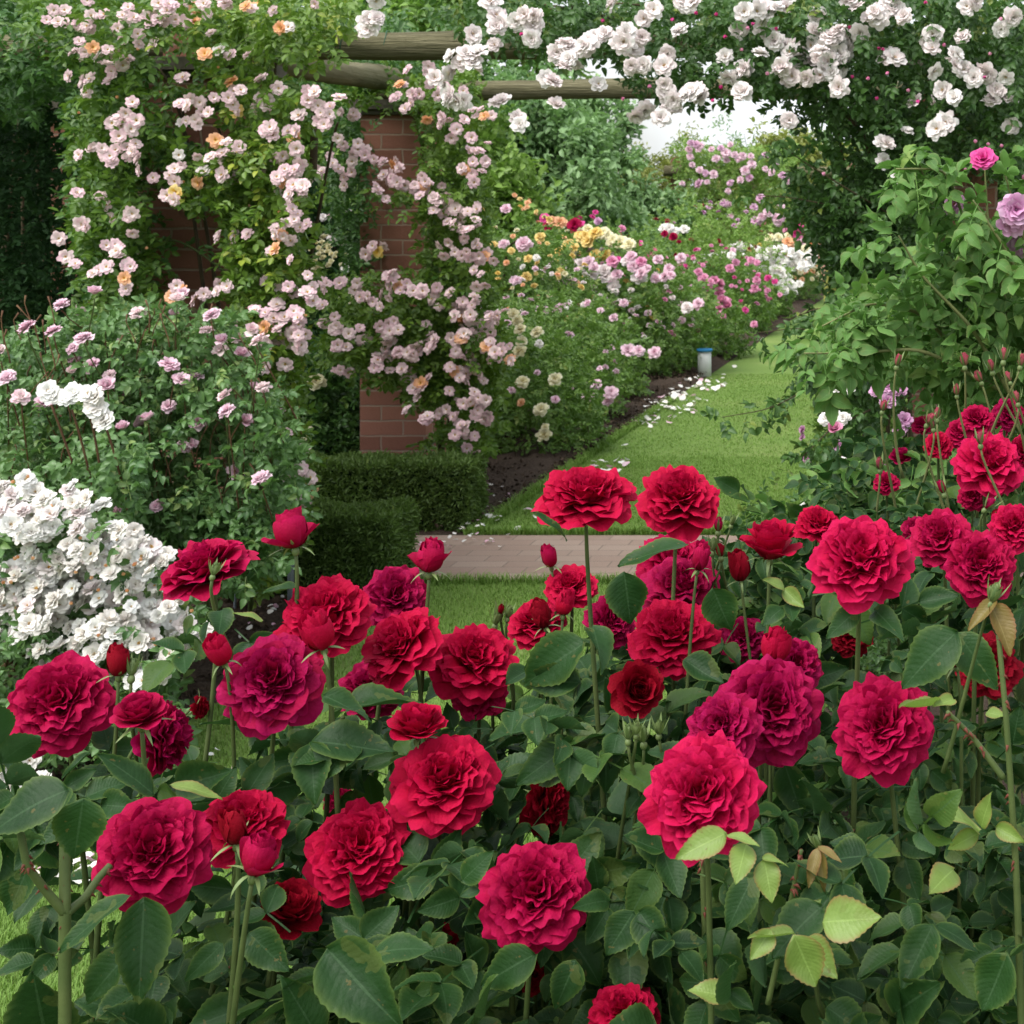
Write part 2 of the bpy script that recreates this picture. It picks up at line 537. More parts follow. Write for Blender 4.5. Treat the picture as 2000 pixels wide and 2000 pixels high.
CUP = [(6, 1.0, .95, 55, 92, .08, .0, .7, .06), (6, 1.0, .92, 40, 62, .09, .03, .6, .05), (7, 1.0, .86, 28, 30, .09, .06, .5, .045),
       (7, .96, .78, 20, 8, .09, .1, .4, .04), (6, .9, .7, 14, -4, .08, .12, .34, .04)]
HALF = [(4, 1.05, 1.0, 50, 72, .07, .0, .6, .06), (5, 1.1, 1.0, 34, 16, .08, .02, .5, .04), (6, 1.08, .92, 24, -8, .08, .05, .42, .035),
        (6, 1.02, .8, 16, -14, .07, .08, .32, .03)]
BUD = [(4, 1.14, 1.0, 70, -26, .06, .0, .36, .02), (5, 1.18, .9, 58, -30, .05, .02, .31, .02), (5, 1.18, .75, 36, -24, .04, .04, .22, .02)]
BUDO = [(2, 1.0, .95, 62, 52, .06, .0, .5, .05), (4, 1.16, 1.05, 84, -26, .07, .02, .42, .03), (5, 1.16, .95, 72, -30, .06, .04, .36, .03), (6, 1.12, .7, 44, -18, .05, .08, .26, .04), (6, 1.05, .6, 14, -2, .04, .1, .2, .04)]
FLAT = [(8, 1.05, .92, 70, 122, .12, .00, 1.0, .075), (9, 1.06, .88, 58, 106, .12, .03, .8, .075),
        (9, 1.0, .82, 46, 94, .11, .07, .65, .07), (9, .94, .74, 34, 80, .10, .1, .5, .065),
        (8, .84, .66, 24, 66, .09, .14, .4, .06), (8, .74, .6, 14, 46, .08, .18, .3, .055)]

ROSES = {
    'F': [rose_full(i) for i in range(8)],
    'L': [rose_full(10+i, layers=FLAT, inner=22, spread=.38, ruff=1.15) for i in range(6)],
    'C': [rose_full(20+i, layers=CUP, inner=18, spread=.26, ruff=.8) for i in range(2)],
    'H': [rose_full(30+i, layers=HALF, inner=8, spread=.14, ruff=.8) for i in range(2)],
    'O': [rose_full(40+i, layers=BUDO, inner=5, spread=.10, ruff=.6, arc=.12) for i in range(3)],
    'B': [rose_full(50+i, layers=BUD, inner=0, arc=.14) for i in range(3)],
}
ROSE_ME = {}
for k_, lst in ROSES.items():
    for i_, (v_, t_, l_) in enumerate(lst):
        ROSE_ME[k_, i_] = mk_mesh('rose_petals', v_, t_, M['red'], l_)


def calyx_tpl(seed, reflex=True):
    """green hip with five pointed sepals; joins at origin, hip hangs to -Z"""
    g = np.random.default_rng(seed)
    zs = np.array([-.34, -.30, -.2, -.08, 0, .05])
    rs = np.array([.055, .11, .16, .15, .11, .02])
    pts = np.stack([np.zeros(6), np.zeros(6), zs], -1)
    parts = [tube(pts, rs, 9)]
    for i in range(5):
        b = (100+g.normal()*30) if reflex else (12+g.normal()*6)
        V, T, L = petal(g, .9+.25*g.random(), .26, 70 if reflex else 42, b if not reflex else b+35, .7, .08, 0, .2, .03, i*1.2566+g.normal()*.1, 0, 3, 8, arc=.0)
        vv = L[:, 1]
        c = V.reshape(8, 3, 3)
        m = c[:, 1:2, :]
        k = np.clip(1-np.linspace(0, 1, 8)**1.5, .04, 1)[:, None, None]
        V = (m+(c-m)*k).reshape(-1, 3)
        parts.append((V, T, L))
    V, T, L, _ = merge(parts)
    return V, T, L


CAL_OPEN = [mk_mesh('calyx', *calyx_tpl(i)[:2], M['sepal'], calyx_tpl(i)[2]) for i in range(2)]
CAL_CLOSED = [mk_mesh('calyx', *calyx_tpl(5, False)[:2], M['sepal'], calyx_tpl(5, False)[2])]


def blossom(seed, rings, nu=3, nv=4, stam=True, ruff=.05, wf=.86):
    """small open rose about 2 across with yellow stamens, facing +Z; material 0 petals, 1 stamens"""
    g = np.random.default_rng(seed)
    parts = []
    for k, (n, L, a, b) in enumerate(rings):
        o = g.random()*6.28
        for i in range(n):
            parts.append(petal(g, L*(.88+.24*g.random()), L*wf*(.85+.3*g.random()), a+g.normal()*5, b+g.normal()*10, 1.0, .05, .03*k, .8, ruff*(.5+1.2*g.random()),
                               o+2*math.pi*i/n+g.normal()*.12, g.normal()*.08, nu, nv, arc=.3))
    V, T, L, Mi = merge(parts)
    if stam:
        sp = []
        for i in range(12):
            a, r = i*2.4, .05+.13*math.sqrt(i/12)
            p = np.array((math.cos(a)*r, math.sin(a)*r, .22+.05*g.random()))
            q = np.array((math.cos(a)*r*.4, math.sin(a)*r*.4, .05))
            s = np.array((-math.sin(a), math.cos(a), 0))*.035
            sp.append((np.array([q-s*.4, q+s*.4, p+s, p-s]), np.array([(0, 1, 2), (0, 2, 3)]), np.array([(0, 0, .5)]*2+[(0, 1, .5)]*2), np.array([1, 1])))
        V, T, L, Mi = merge([(V, T, L, Mi)]+sp)
    return V, T, L, Mi


BL = {
    'semi': [blossom(i, [(7, 1.0, 62, 98), (8, .88, 48, 86), (6, .68, 34, 66)], 5, 4, wf=.70) for i in range(4)],
    'open': [blossom(10+i, [(6, 1.0, 60, 96), (7, .9, 46, 82), (6, .74, 34, 64), (4, .5, 20, 40)], 5, 5, ruff=.09, wf=.78) for i in range(4)],
    'double': [blossom(20+i, [(8, 1.0, 62, 112), (8, .95, 48, 96), (7, .84, 34, 76), (6, .7, 22, 54), (5, .52, 10, 32)], 5, 4, False, .09, .74) for i in range(3)],
    'cup': [blossom(30+i, [(5, 1.0, 50, 62), (5, 1.0, 36, 34), (5, .9, 24, 6), (4, .7, 12, -8)], 3, 5, False, .05) for i in range(2)],
    'budlet': [blossom(40, [(4, 1.1, 36, -26), (4, 1.1, 28, -24)], 3, 5, False, .02)],
}
BL_ME = {}


def bl_mesh(kind, i, mat):
    key = (kind, i, mat)
    if key not in BL_ME:
        V, T, L, Mi = BL[kind][i]
        BL_ME[key] = mk_mesh('blossom', V, T, [M[mat], M['stamen']], L, Mi)
    return BL_ME[key]


def add_blossom(root, pos, axis, size, kind, mat, name='blossom'):
    i = int(rng.integers(len(BL[kind])))
    o = bpy.data.objects.new(name, bl_mesh(kind, i, mat))
    z = Vector(unit(axis))
    q = z.to_track_quat('Z', 'Y').to_matrix() @ Matrix.Rotation(rng.random()*6.28, 3, 'Z')
    s = size/2
    o.matrix_local = Matrix.Translation(Vector(pos)-root.location) @ q.to_4x4() @ Matrix.Diagonal((s, s, s*(.85+.3*rng.random()), 1))
    return link(o, root)


def bake_blossoms(root, items, name='blossom_sprays'):
    """far or surplus blossoms of one plant as one mesh; items: (pos, axis, size, kind, mat)"""
    mats = sorted({it[4] for it in items})
    parts = []
    for pos, ax, size, kind, mat in items:
        V, T, L, Mi = BL[kind][int(rng.integers(len(BL[kind])))]
        z = Vector(unit(ax))
        R = np.array(z.to_track_quat('Z', 'Y').to_matrix() @ Matrix.Rotation(rng.random()*6.28, 3, 'Z'))
        L2 = L.copy()
        L2[:, 2] = rng.random()
        parts.append(((V*size/2) @ R.T+pos, T, L2, np.where(Mi == 1, len(mats), mats.index(mat))))
    V, T, L, Mi = merge(parts)
    return stuff(mk(name, V, T, [M[m] for m in mats]+[M['stamen']], L, Mi, parent=root))


def flowers(root, items, keep=95):
    """the first `keep` blossoms as parts, the rest as one part"""
    items = sorted(items, key=lambda it: -it[2]/max(.3, it[0][1]))
    for it in items[:keep]:
        add_blossom(root, *it)
    if len(items) > keep:
        bake_blossoms(root, items[keep:])


def in_poly(pts, poly):
    x, y = pts[:, 0], pts[:, 1]
    inside = np.zeros(len(pts), bool)
    n = len(poly)
    for i in range(n):
        x0, y0 = poly[i]
        x1, y1 = poly[(i+1) % n]
        c = ((y0 > y) != (y1 > y))
        xi = (x1-x0)*(y-y0)/((y1-y0) if y1 != y0 else 1e-9)+x0
        inside ^= c & (x < xi)
    return inside


def region(poly, d0, d1, n, bias=1.0):
    """n points in the block of air that the outline encloses between two distances"""
    poly = np.array(poly, float)
    lo, hi = poly.min(0), poly.max(0)
    out = np.zeros((0, 2))
    while len(out) < n:
        q = lo+(hi-lo)*rng.random((n*3, 2))
        out = np.concatenate([out, q[in_poly(q, poly)]])
    out = out[:n]
    d = d0+(d1-d0)*rng.random(n)**bias
    return np.stack([(out[:, 0]-CX)/F0*d, d, CAMH-(out[:, 1]-CY)/F0*d], -1)


def leaf_cloud(pos, tpls, size, outward=(0, -1, .3), droop=.35, wild=.7, svar=.35, rnd=None, outs=None):
    n = len(pos)
    out = np.tile(unit(np.array(outward)), (n, 1)) if outs is None else outs
    dirs = unit(rng.normal(size=(n, 3))*wild+out*.5+np.array((0, 0, -droop)))
    nor = unit(np.array((0, 0, .8))+out*.55+rng.normal(size=(n, 3))*.45)
    return bake(tpls, pos, frames(dirs, nor), size*(1-svar/2+svar*rng.random(n)), rnd)


def foliage(root, pos, tpls, size, mat, name='foliage', **kw):
    V, T, L, _ = leaf_cloud(pos, tpls, size, **kw)
    return mk(name, V, T, M[mat], L, parent=root)


def stems(root, n, base, top_pts, rad, mat, name='stem', wob=.08, together=False):
    parts = []
    for i in range(n):
        b = np.array(base[i % len(base)])+np.array((rng.normal()*.05, rng.normal()*.05, 0))
        t = np.array(top_pts[int(rng.integers(len(top_pts)))])
        h = np.linalg.norm(t-b)
        pts = hermite(b, np.array((rng.normal()*wob, rng.normal()*wob, h*.9)), t, np.array((rng.normal()*.3, -.15, rng.normal()*.3)), 12)
        parts.append(tube(pts, np.linspace(rad, rad*.4, 12), 6))
    if together:
        V, T, L, _ = merge(parts)
        return [mk(name, V, T, M[mat], L, parent=root)]
    return [mk(name, p[0], p[1], M[mat], p[2], parent=root) for p in parts]

# ------------------------------------------------------------------ the setting
LAWN_X = -2.15
PATH0, PATH1 = 6.07, 6.93


def lawn_material():
    t = NT('lawn')
    o = t.obj()
    n1 = t.noise(o, 1.3, 4.0)
    n2 = t.noise(o, 60.0, 4.0, .7)
    n3 = t.noise(o, 420.0, 3.0, .7)
    col = t.ramp(n1, [(.25, (.090, .170, .030)), (.5, (.150, .235, .052)), (.72, (.26, .30, .10))])
    col = t.mix(t.math('MULTIPLY', n2, .7), col, (.19, .28, .075))
    col = t.mix(t.math('MULTIPLY', n3, .5), col, (.09, .15, .035))
    return t.out(t.principled(col, .85, .1, t.bump(t.math('ADD', n2, n3), .6, .01)))


def soil_material():
    t = NT('soil')
    o = t.obj()
    n1, n2 = t.noise(o, 9.0, 6.0, .65), t.noise(o, 70.0, 6.0, .7)
    col = t.ramp(n2, [(.25, (.026, .018, .013)), (.55, (.070, .050, .037)), (.8, (.15, .115, .085))])
    col = t.mix(t.math('MULTIPLY', n1, .5), col, (.05, .036, .026))
    return t.out(t.principled(col, .95, .1, t.bump(t.math('ADD', n1, n2), .9, .02)))


def paving_material():
    t = NT('brick_paving')
    o = t.obj()
    b = t.node('ShaderNodeTexBrick', offset=.5)
    t.l.new(o, b.inputs[0])
    b.inputs['Scale'].default_value = 1.0
    b.inputs['Brick Width'].default_value = .215
    b.inputs['Row Height'].default_value = .105
    b.inputs['Mortar Size'].default_value = .0035
    b.inputs['Mortar Smooth'].default_value = .3
    b.inputs['Color1'].default_value = (.27, .18, .14, 1)
    b.inputs['Color2'].default_value = (.36, .27, .215, 1)
    b.inputs['Mortar'].default_value = (.16, .125, .095, 1)
    n = t.noise(o, 7.0, 5.0, .65)
    n2 = t.noise(o, 130.0, 4.0, .7)
    col = t.mix(t.math('MULTIPLY', n, .55), b.outputs[0], (.33, .26, .21))
    col = t.mix(t.math('MULTIPLY', n2, .35), col, (.18, .13, .10))
    h = t.math('ADD', t.math('MULTIPLY', b.outputs[1], -.8), t.math('MULTIPLY', n2, .4))
    return t.out(t.principled(col, .9, .15, t.bump(h, .5, .006)))


def brick_material():
    t = NT('pillar_brick')
    sx = t.node('ShaderNodeSeparateXYZ')
    t.l.new(t.obj(), sx.inputs[0])
    cb = t.node('ShaderNodeCombineXYZ')
    t.l.new(t.math('ADD', sx.outputs[0], sx.outputs[1]), cb.inputs[0])
    t.l.new(sx.outputs[2], cb.inputs[1])
    o = t.obj()
    wob = t.node('ShaderNodeVectorMath', operation='ADD')
    nz = t.node('ShaderNodeTexNoise')
    nz.inputs['Scale'].default_value = 14.0
    t.l.new(o, nz.inputs[0])
    sc_ = t.node('ShaderNodeVectorMath', operation='SCALE')
    t.l.new(nz.outputs['Color'], sc_.inputs[0])
    sc_.inputs['Scale'].default_value = .010
    t.l.new(cb.outputs[0], wob.inputs[0])
    t.l.new(sc_.outputs[0], wob.inputs[1])
    b = t.node('ShaderNodeTexBrick', offset=.5)
    t.l.new(wob.outputs[0], b.inputs[0])
    b.inputs['Scale'].default_value = 1.0
    b.inputs['Brick Width'].default_value = .225
    b.inputs['Row Height'].default_value = .078
    b.inputs['Mortar Size'].default_value = .0055
    b.inputs['Mortar Smooth'].default_value = .35
    b.inputs['Bias'].default_value = -.1
    b.inputs['Color1'].default_value = (.22, .086, .060, 1)
    b.inputs['Color2'].default_value = (.38, .165, .115, 1)
    b.inputs['Mortar'].default_value = (.40, .32, .25, 1)
    n, n2 = t.noise(o, 6.0, 5.0, .65), t.noise(o, 90.0, 5.0, .7)
    col = t.mix(t.math('MULTIPLY', n, .5), b.outputs[0], (.20, .09, .065))
    col = t.mix(t.math('MULTIPLY', n2, .4), col, (.36, .19, .14))
    n3 = t.noise(o, 2.2, 4.0, .7)
    col = t.mix(t.math('MULTIPLY', t.math('GREATER_THAN', n3, .58), .3), col, (.09, .075, .05))
    h = t.math('ADD', t.math('MULTIPLY', b.outputs[1], -1.2), t.math('MULTIPLY', n2, .5))
    return t.out(t.principled(col, .9, .15, t.bump(h, .8, .008)))


M['lawn'], M['soil'], M['paving'], M['brick'] = lawn_material(), soil_material(), paving_material(), brick_material()
M['blade'] = leaf_mat('grass_blade', (.085, .165, .026), (.140, .235, .046), (.27, .31, .10), veins=False, rough=.6, spec=.15, tr=.3)
M['stone'] = wood_like('cap_stone', [(.3, (.10, .088, .07)), (.6, (.17, .15, .12)), (.8, (.24, .21, .17))], 12, .9, .5, .006)
M['log'] = wood_like('weathered_log', [(.25, (.085, .078, .045)), (.5, (.17, .155, .085)), (.7, (.26, .235, .145)), (.85, (.13, .15, .045))], 13, .9, 1.0, .016, stretch=(.10, 2.2, 2.2))
M['log_side'] = wood_like('weathered_log_rail', [(.25, (.085, .078, .045)), (.5, (.17, .155, .085)), (.7, (.26, .235, .145)), (.85, (.13, .15, .045))], 9, .9, .8, .008, stretch=(1.6, .12, 1.6))
M['log_end'] = wood_like('log_end_grain', [(.3, (.12, .10, .06)), (.7, (.22, .19, .12))], 40, .9, .5, .004)
M['wire'] = wood_like('green_wire', [(.3, (.02, .08, .05)), (.7, (.03, .12, .07))], 20, .4, .1, .001)
M['metal'] = wood_like('dull_steel', [(.3, (.16, .18, .20)), (.7, (.26, .29, .32))], 25, .5, .1, .001, spec=.5)
M['pipe'] = wood_like('pale_pipe', [(.3, (.66, .67, .66)), (.7, (.78, .79, .78))], 18, .6, .1, .002)
M['blue'] = wood_like('blue_cap', [(.3, (.03, .22, .50)), (.7, (.05, .30, .62))], 18, .5, .1, .002)
M['label'] = wood_like('label_grey', [(.3, (.14, .16, .18)), (.7, (.20, .23, .25))], 18, .6, .1, .002)


def sheet(name, x0, x1, y0, y1, z, mat, nx=2, ny=2, amp=0.0, slope=None):
    xs, ys = np.linspace(x0, x1, nx), np.linspace(y0, y1, ny)
    X, Y = np.meshgrid(xs, ys)
    Z = np.full_like(X, z)
    if amp:
        for k in range(5):
            f = 2.0*1.9**k
            a, b, c = rng.random(3)*6.28
            Z += amp*.6**k*np.sin(f*X+a+1.3*np.sin(f*.7*Y+b))*np.sin(f*Y*1.1+c)
        Z += amp*.35*rng.normal(size=Z.shape)
        edge = np.minimum(np.minimum(X-x0, x1-X), np.minimum(Y-y0, y1-Y))
        Z = z+(Z-z+amp*1.4)*np.clip(edge/.12, 0, 1)
    T = grid_tris(ny, nx)
    return structure(mk(name, np.stack([X, Y, Z], -1).reshape(-1, 3), T, mat))


sheet('lawn', -260, 260, -40, 480, 0, M['lawn'], 30, 30)
sheet('brick_path', -2.66, 3.2, PATH0, PATH1, .006, M['paving'], 2, 2)
sheet('soil_bed', -7.5, LAWN_X-.02, 3.55, 6.06, .004, M['soil'], 160, 80, .022)
sheet('soil_border', -7.5, LAWN_X, 6.95, 40, .004, M['soil'], 140, 420, .028)
sheet('soil_bed', -1.62, 2.2, .5, 2.438, .004, M['soil'], 100, 60, .02)
sheet('soil_bed', -.72, 2.4, 2.437, 6.05, .004, M['soil'], 80, 100, .02)
sheet('soil_border', -.72, 2.4, 7.0, 40, .004, M['soil'], 60, 200, .02)


def blades(x0, x1, y0, y1, n, h, w):
    p = np.stack([x0+(x1-x0)*rng.random(n), y0+(y1-y0)*rng.random(n), np.zeros(n)], -1)
    a = rng.random(n)*6.28
    lean = (.25+.75*rng.random(n))[:, None]
    d = np.stack([np.cos(a), np.sin(a), np.zeros(n)], -1)
    s = np.stack([-np.sin(a), np.cos(a), np.zeros(n)], -1)*w
    hh = (h*(.45+.75*rng.random(n)))[:, None]
    up = np.array((0, 0, 1.0))
    V = np.stack([p-s, p+s, p+up*hh*.6+d*hh*lean*.35-s*.8, p+up*hh*.6+d*hh*lean*.35+s*.8, p+up*hh*.85+d*hh*lean], 1)
    T = np.array([(0, 1, 3), (0, 3, 2), (2, 3, 4)])
    L = np.zeros((n, 5, 3))
    L[:, :, 2] = rng.random(n)[:, None]
    return V.reshape(-1, 3), (T[None]+(np.arange(n)*5)[:, None, None]).reshape(-1, 3), L.reshape(-1, 3)


gp = [blades(LAWN_X, -.7, 2.42, 3.7, 80000, .021, .0010), blades(LAWN_X, -.6, 3.7, PATH0-.01, 66000, .018, .0012),
      blades(LAWN_X, -.72, PATH1+.015, 9.2, 52000, .016, .0014), blades(LAWN_X, -.72, 9.2, 14, 30000, .014, .002),
      blades(LAWN_X-.035, LAWN_X+.03, PATH1, 12, 9000, .05, .002), blades(LAWN_X, -.72, PATH1, PATH1+.05, 2600, .05, .0018),
      blades(LAWN_X, -.62, PATH0-.05, PATH0+.01, 2600, .045, .0016)]
V, T, L, _ = merge(gp)
stuff(mk('grass', V, T, M['blade'], L))

# clods and bark scraps lying on the soil
cp = [leaf_lo(60, .8, .1), leaf_lo(61, .6, .3)]
n = 3800
pos = np.concatenate([np.stack([-3.4+1.2*rng.random(n), 3.7+2.3*rng.random(n), .03+.02*rng.random(n)], -1),
                      np.stack([-2.75+.6*rng.random(n), 6.98+7*rng.random(n), .035+.02*rng.random(n)], -1)])
V, T, L, _ = bake(cp, pos, frames(rng.normal(size=(len(pos), 3)), rng.normal(size=(len(pos), 3))+np.array((0, 0, 1))), .010+.022*rng.random(len(pos)))
M['mulch'] = wood_like('bark_mulch', [(.3, (.035, .024, .016)), (.6, (.09, .062, .042)), (.8, (.17, .13, .095))], 40, .95, .3, .003)
stuff(mk('bark_mulch', V, T, M['mulch'], L))


# ------------------------------------------------------------------ pergola
def pillar(label, x1, y0, w=.34, top=True):
    """x1: right face, y0: front face"""
    t = thing('brick_pillar', label, 'pillar', (x1-w/2, y0+w/2, 0), 'brick pillars of the rose pergola')
    h = w/2
    sh = link(bpy.data.objects.new('shaft', mk_mesh('shaft', *box(-h, h, -h, h, -.02, 1.97)[:2], M['brick'], smooth=False)), t)
    bevel(sh, .004, 1)
    c1 = link(bpy.data.objects.new('cap', mk_mesh('cap', *box(-h-.045, h+.045, -h-.045, h+.045, 1.995, 2.045)[:2], M['stone'], smooth=False)), t)
    bevel(c1, .008, 2)
    c2 = link(bpy.data.objects.new('cap_moulding', mk_mesh('cap_moulding', *box(-h-.022, h+.022, -h-.022, h+.022, 1.968, 1.9952)[:2], M['stone'], smooth=False)), t)
    bevel(c2, .006, 2)
    if top:
        k = link(bpy.data.objects.new('top_block', mk_mesh('top_block', *box(-h+.05, h-.05, -h+.05, h-.05, 2.044, 2.16)[:2], M['brick'], smooth=False)), t)
        bevel(k, .006, 1)
    return t


pillar('brick pillar nearly hidden under pink and apricot climbing roses at left', -2.70, 5.80)
pillar('brick pillar with bare courses showing between hedge and pale pink climber', -2.70, 7.95, top=False)
pillar('shaded brick pillar behind the white rambler at right', .19, 5.80, top=False)
pillar('far right brick pillar hidden behind the white rambler', .19, 7.95, top=False)
pillar('dark brick pillar in deep shade at far left', -4.30, 7.95, top=False)


def log_beam(label, p0, p1, r, mat, seed):
    g = np.random.default_rng(seed)
    t = thing('log_beam', label, 'beam', tuple(p0), 'round logs of the pergola')
    n = 60
    s = np.linspace(0, 1, n)[:, None]
    pts = np.array(p0)*(1-s)+np.array(p1)*s
    pts = pts+np.stack([np.zeros(n), np.sin(s[:, 0]*7+seed)*.006, np.sin(s[:, 0]*9+seed*2)*.007], -1)
    rad = r*(1+.05*np.sin(s[:, 0]*13+seed)+.02*g.normal(size=n))
    rad[0] *= .86; rad[-1] *= .86
    V, T, L = tube(pts, rad, 18, cap=False)
    V = V+(g.normal(size=V.shape)*.0012)
    mk('log', V, T, M[mat], L, parent=t)
    for e, k in ((0, 0), (n-1, 1)):
        ring = V[e*18:(e+1)*18]
        c = ring.mean(0)
        VV = np.concatenate([ring, [c]])
        TT = np.array([(i, (i+1) % 18, 18) if k else ((i+1) % 18, i, 18) for i in range(18)])
        mk('end_grain', VV, TT, M['log_end'], np.zeros((19, 3)), parent=t)
    return t


b1 = log_beam('front weathered log beam crossing above the left pillar and lawn', (-4.6, 5.95, 2.108), (.75, 5.95, 2.10), .053, 'log', 1)
log_beam('rear weathered log beam resting on the middle pillar', (-3.0, 8.10, 2.112), (.7, 8.10, 2.112), .054, 'log', 2)
log_beam('log side rail running from left pillar back to middle pillar', (-2.86, 6.02, 2.10), (-2.84, 7.98, 2.14), .06, 'log_side', 3)
log_beam('log side rail over the right hand pillars', (.02, 6.02, 2.10), (.02, 8.0, 2.12), .055, 'log_side', 4)
for xx in (P(676, 90, 5.95)[0], P(760, 90, 5.95)[0]):
    a = np.linspace(0, 6.6, 30)
    pts = np.stack([xx+.004*np.sin(a*3), 5.95+.0565*np.cos(a), 2.107+.0565*np.sin(a)], -1)
    V, T, L = tube(pts, .0018, 5)
    mk('wire_tie', V, T, M['wire'], L, parent=b1)
fb = thing('log_beam', 'far log beam of another pergola under pink rambler', 'beam', (-4.6, 25, 2.2))
V, T, L = tube([(-4.6, 25, 2.17), (-3, 25, 2.15), (-1, 25, 2.15), (1.5, 25, 2.17)], .09, 10)
mk('log', V, T, M['log'], L, parent=fb)
for xx in (-4.4, -1.6, 1.3):
    V, T, L = box(xx-.12, xx+.12, 25.1, 25.34, -.05, 2.4)
    mk('post', V, T, M['brick'], L, parent=fb, smooth=False)

# a thin steel plant stake standing at the back of the left pillar bed, a plant label, the pipe stub
def rod(name, label, cat, x, y, z1, r, mat):
    t = thing(name, label, cat, (x, y, 0))
    V, T, L = tube([(x, y, -.05), (x, y, z1*.5), (x, y, z1)], r, 10)
    mk('shaft', V, T, M[mat], L, parent=t)
    return t


q = P(568, 1100, 5.62)
st = rod('metal_stake', 'thin grey steel stake behind the half open red bud', 'stake', q[0], q[1], q[2]+.12, .012, 'metal')
V, T, L = tube([(q[0], q[1], q[2]+.119), (q[0], q[1], q[2]+.135)], .0135, 10)
mk('end_cap', V, T, M['metal'], L, parent=st)
q = P(459, 1180, 5.5)
lb = rod('plant_label', 'small grey plant label on a thin stem beside the pillar foot', 'label', q[0], q[1], q[2]+.05, .005, 'label')
V, T, L = box(q[0]-.022, q[0]+.022, q[1]-.012, q[1]-.007, q[2]+.05, q[2]+.10)
o = mk('label_plate', V, T, M['label'], L, parent=lb, smooth=False)
o.rotation_euler = (0, 0, .1)
bevel(o, .002, 1)
q = P(1376, 735, 13.8)
pp = thing('pipe_post', 'short pale pipe stub with blue cap at the lawn edge', 'post', (q[0], q[1], 0))
V, T, L = tube([(q[0], q[1], -.03), (q[0], q[1], .12), (q[0], q[1], .225)], [.062, .061, .06], 20)
mk('pipe', V, T, M['pipe'], L, parent=pp)
V, T, L = tube([(q[0], q[1], .226), (q[0], q[1], .245), (q[0], q[1], .25)], [.072, .072, .06], 20)
mk('cap', V, T, M['blue'], L, parent=pp)


# ------------------------------------------------------------------ clipped yew hedges
def hedge(label, x0, x1, y0, y1, h, n):
    t = thing('clipped_hedge', label, 'hedge', ((x0+x1)/2, (y0+y1)/2, 0), 'low clipped yew hedges')
    e = .025
    V, T, L = box(x0+e, x1-e, y0+e, y1-e, -.02, h-e)
    L[:, 2] = .0
    mk('core', V, T, M['leaf_shade'], L, parent=t, smooth=False)
    A = np.array([(x1-x0)*(y1-y0)*1.4, (x1-x0)*h, (y1-y0)*h, (x1-x0)*h*.4, (y1-y0)*h*.4])
    k = rng.choice(5, n, p=A/A.sum())
    u, v = rng.random(n), rng.random(n)
    pos, out = np.zeros((n, 3)), np.zeros((n, 3))
    dep = rng.normal(size=n)*.008-.006
    for f, (o_, fn) in enumerate([((0, 0, 1), lambda u, v: (x0+(x1-x0)*u, y0+(y1-y0)*v, h+0*u)), ((0, -1, 0), lambda u, v: (x0+(x1-x0)*u, y0+0*u, h*v)),
                                  ((1, 0, 0), lambda u, v: (x1+0*u, y0+(y1-y0)*u, h*v)), ((0, 1, 0), lambda u, v: (x0+(x1-x0)*u, y1+0*u, h*v)), ((-1, 0, 0), lambda u, v: (x0+0*u, y0+(y1-y0)*u, h*v))]):
        i = k == f
        pos[i] = np.stack(fn(u[i], v[i]), -1)
        out[i] = o_
    wave = .010*np.sin(pos[:, 0]*17)*np.sin(pos[:, 1]*19+pos[:, 2]*23)+.008*np.sin(pos[:, 0]*41+1)*np.sin(pos[:, 2]*37+pos[:, 1]*33)
    pos += out*(dep+wave)[:, None]
    pos[:, 2] = np.maximum(pos[:, 2], .01)
    dirs = unit(out*.9+rng.normal(size=(n, 3))*.75+np.array((0, 0, .25)))
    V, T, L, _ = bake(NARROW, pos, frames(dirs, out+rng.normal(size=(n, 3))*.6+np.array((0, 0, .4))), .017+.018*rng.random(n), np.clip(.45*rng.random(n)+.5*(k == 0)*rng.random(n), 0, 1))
    mk('foliage', V, T, M['leaf_yew'], L, parent=t)
    return t


hedge('low clipped yew hedge behind the brick path, in front of middle pillar', -3.9, -2.19, 7.0, 7.25, .305, 34000)
hedge('nearer low clipped yew hedge in front of the brick path', -2.68, -2.095, 5.74, 6.03, .307, 22000)

# ------------------------------------------------------------------ climbers and shrubs of the middle distance
def S(lst, k, ox=0, oy=0):
    """read-off positions of one enlarged view -> photograph pixels"""
    return [(ox+t[0]/k, oy+t[1]/k)+tuple(t[2:]) for t in lst]


def bloom_items(lst, d0, d1, size, kind, mat, extra=.0, axis=(0, -.9, .35), alt='apricot', alt2='yellow'):
    out = []
    for t in lst:
        m = {'o': alt, 'y': alt2, 'w': 'white'}.get(t[2] if len(t) > 2 else '', mat)
        p = P(t[0], t[1], d0+(d1-d0)*rng.random())
        ax = unit(np.array(axis)+rng.normal(size=3)*.38)
        sz = size*(.85+.3*rng.random())
        out.append((p, ax, sz, kind, m))
        for _ in range(int(rng.integers(1, 4)) if rng.random() < extra*.6 else 0):
            q = p+np.array((rng.normal()*.038, .02*rng.normal(), rng.normal()*.03))
            out.append((q, unit(ax+rng.normal(size=3)*.3), sz*(.8+.2*rng.random()), kind, mat))
    return out


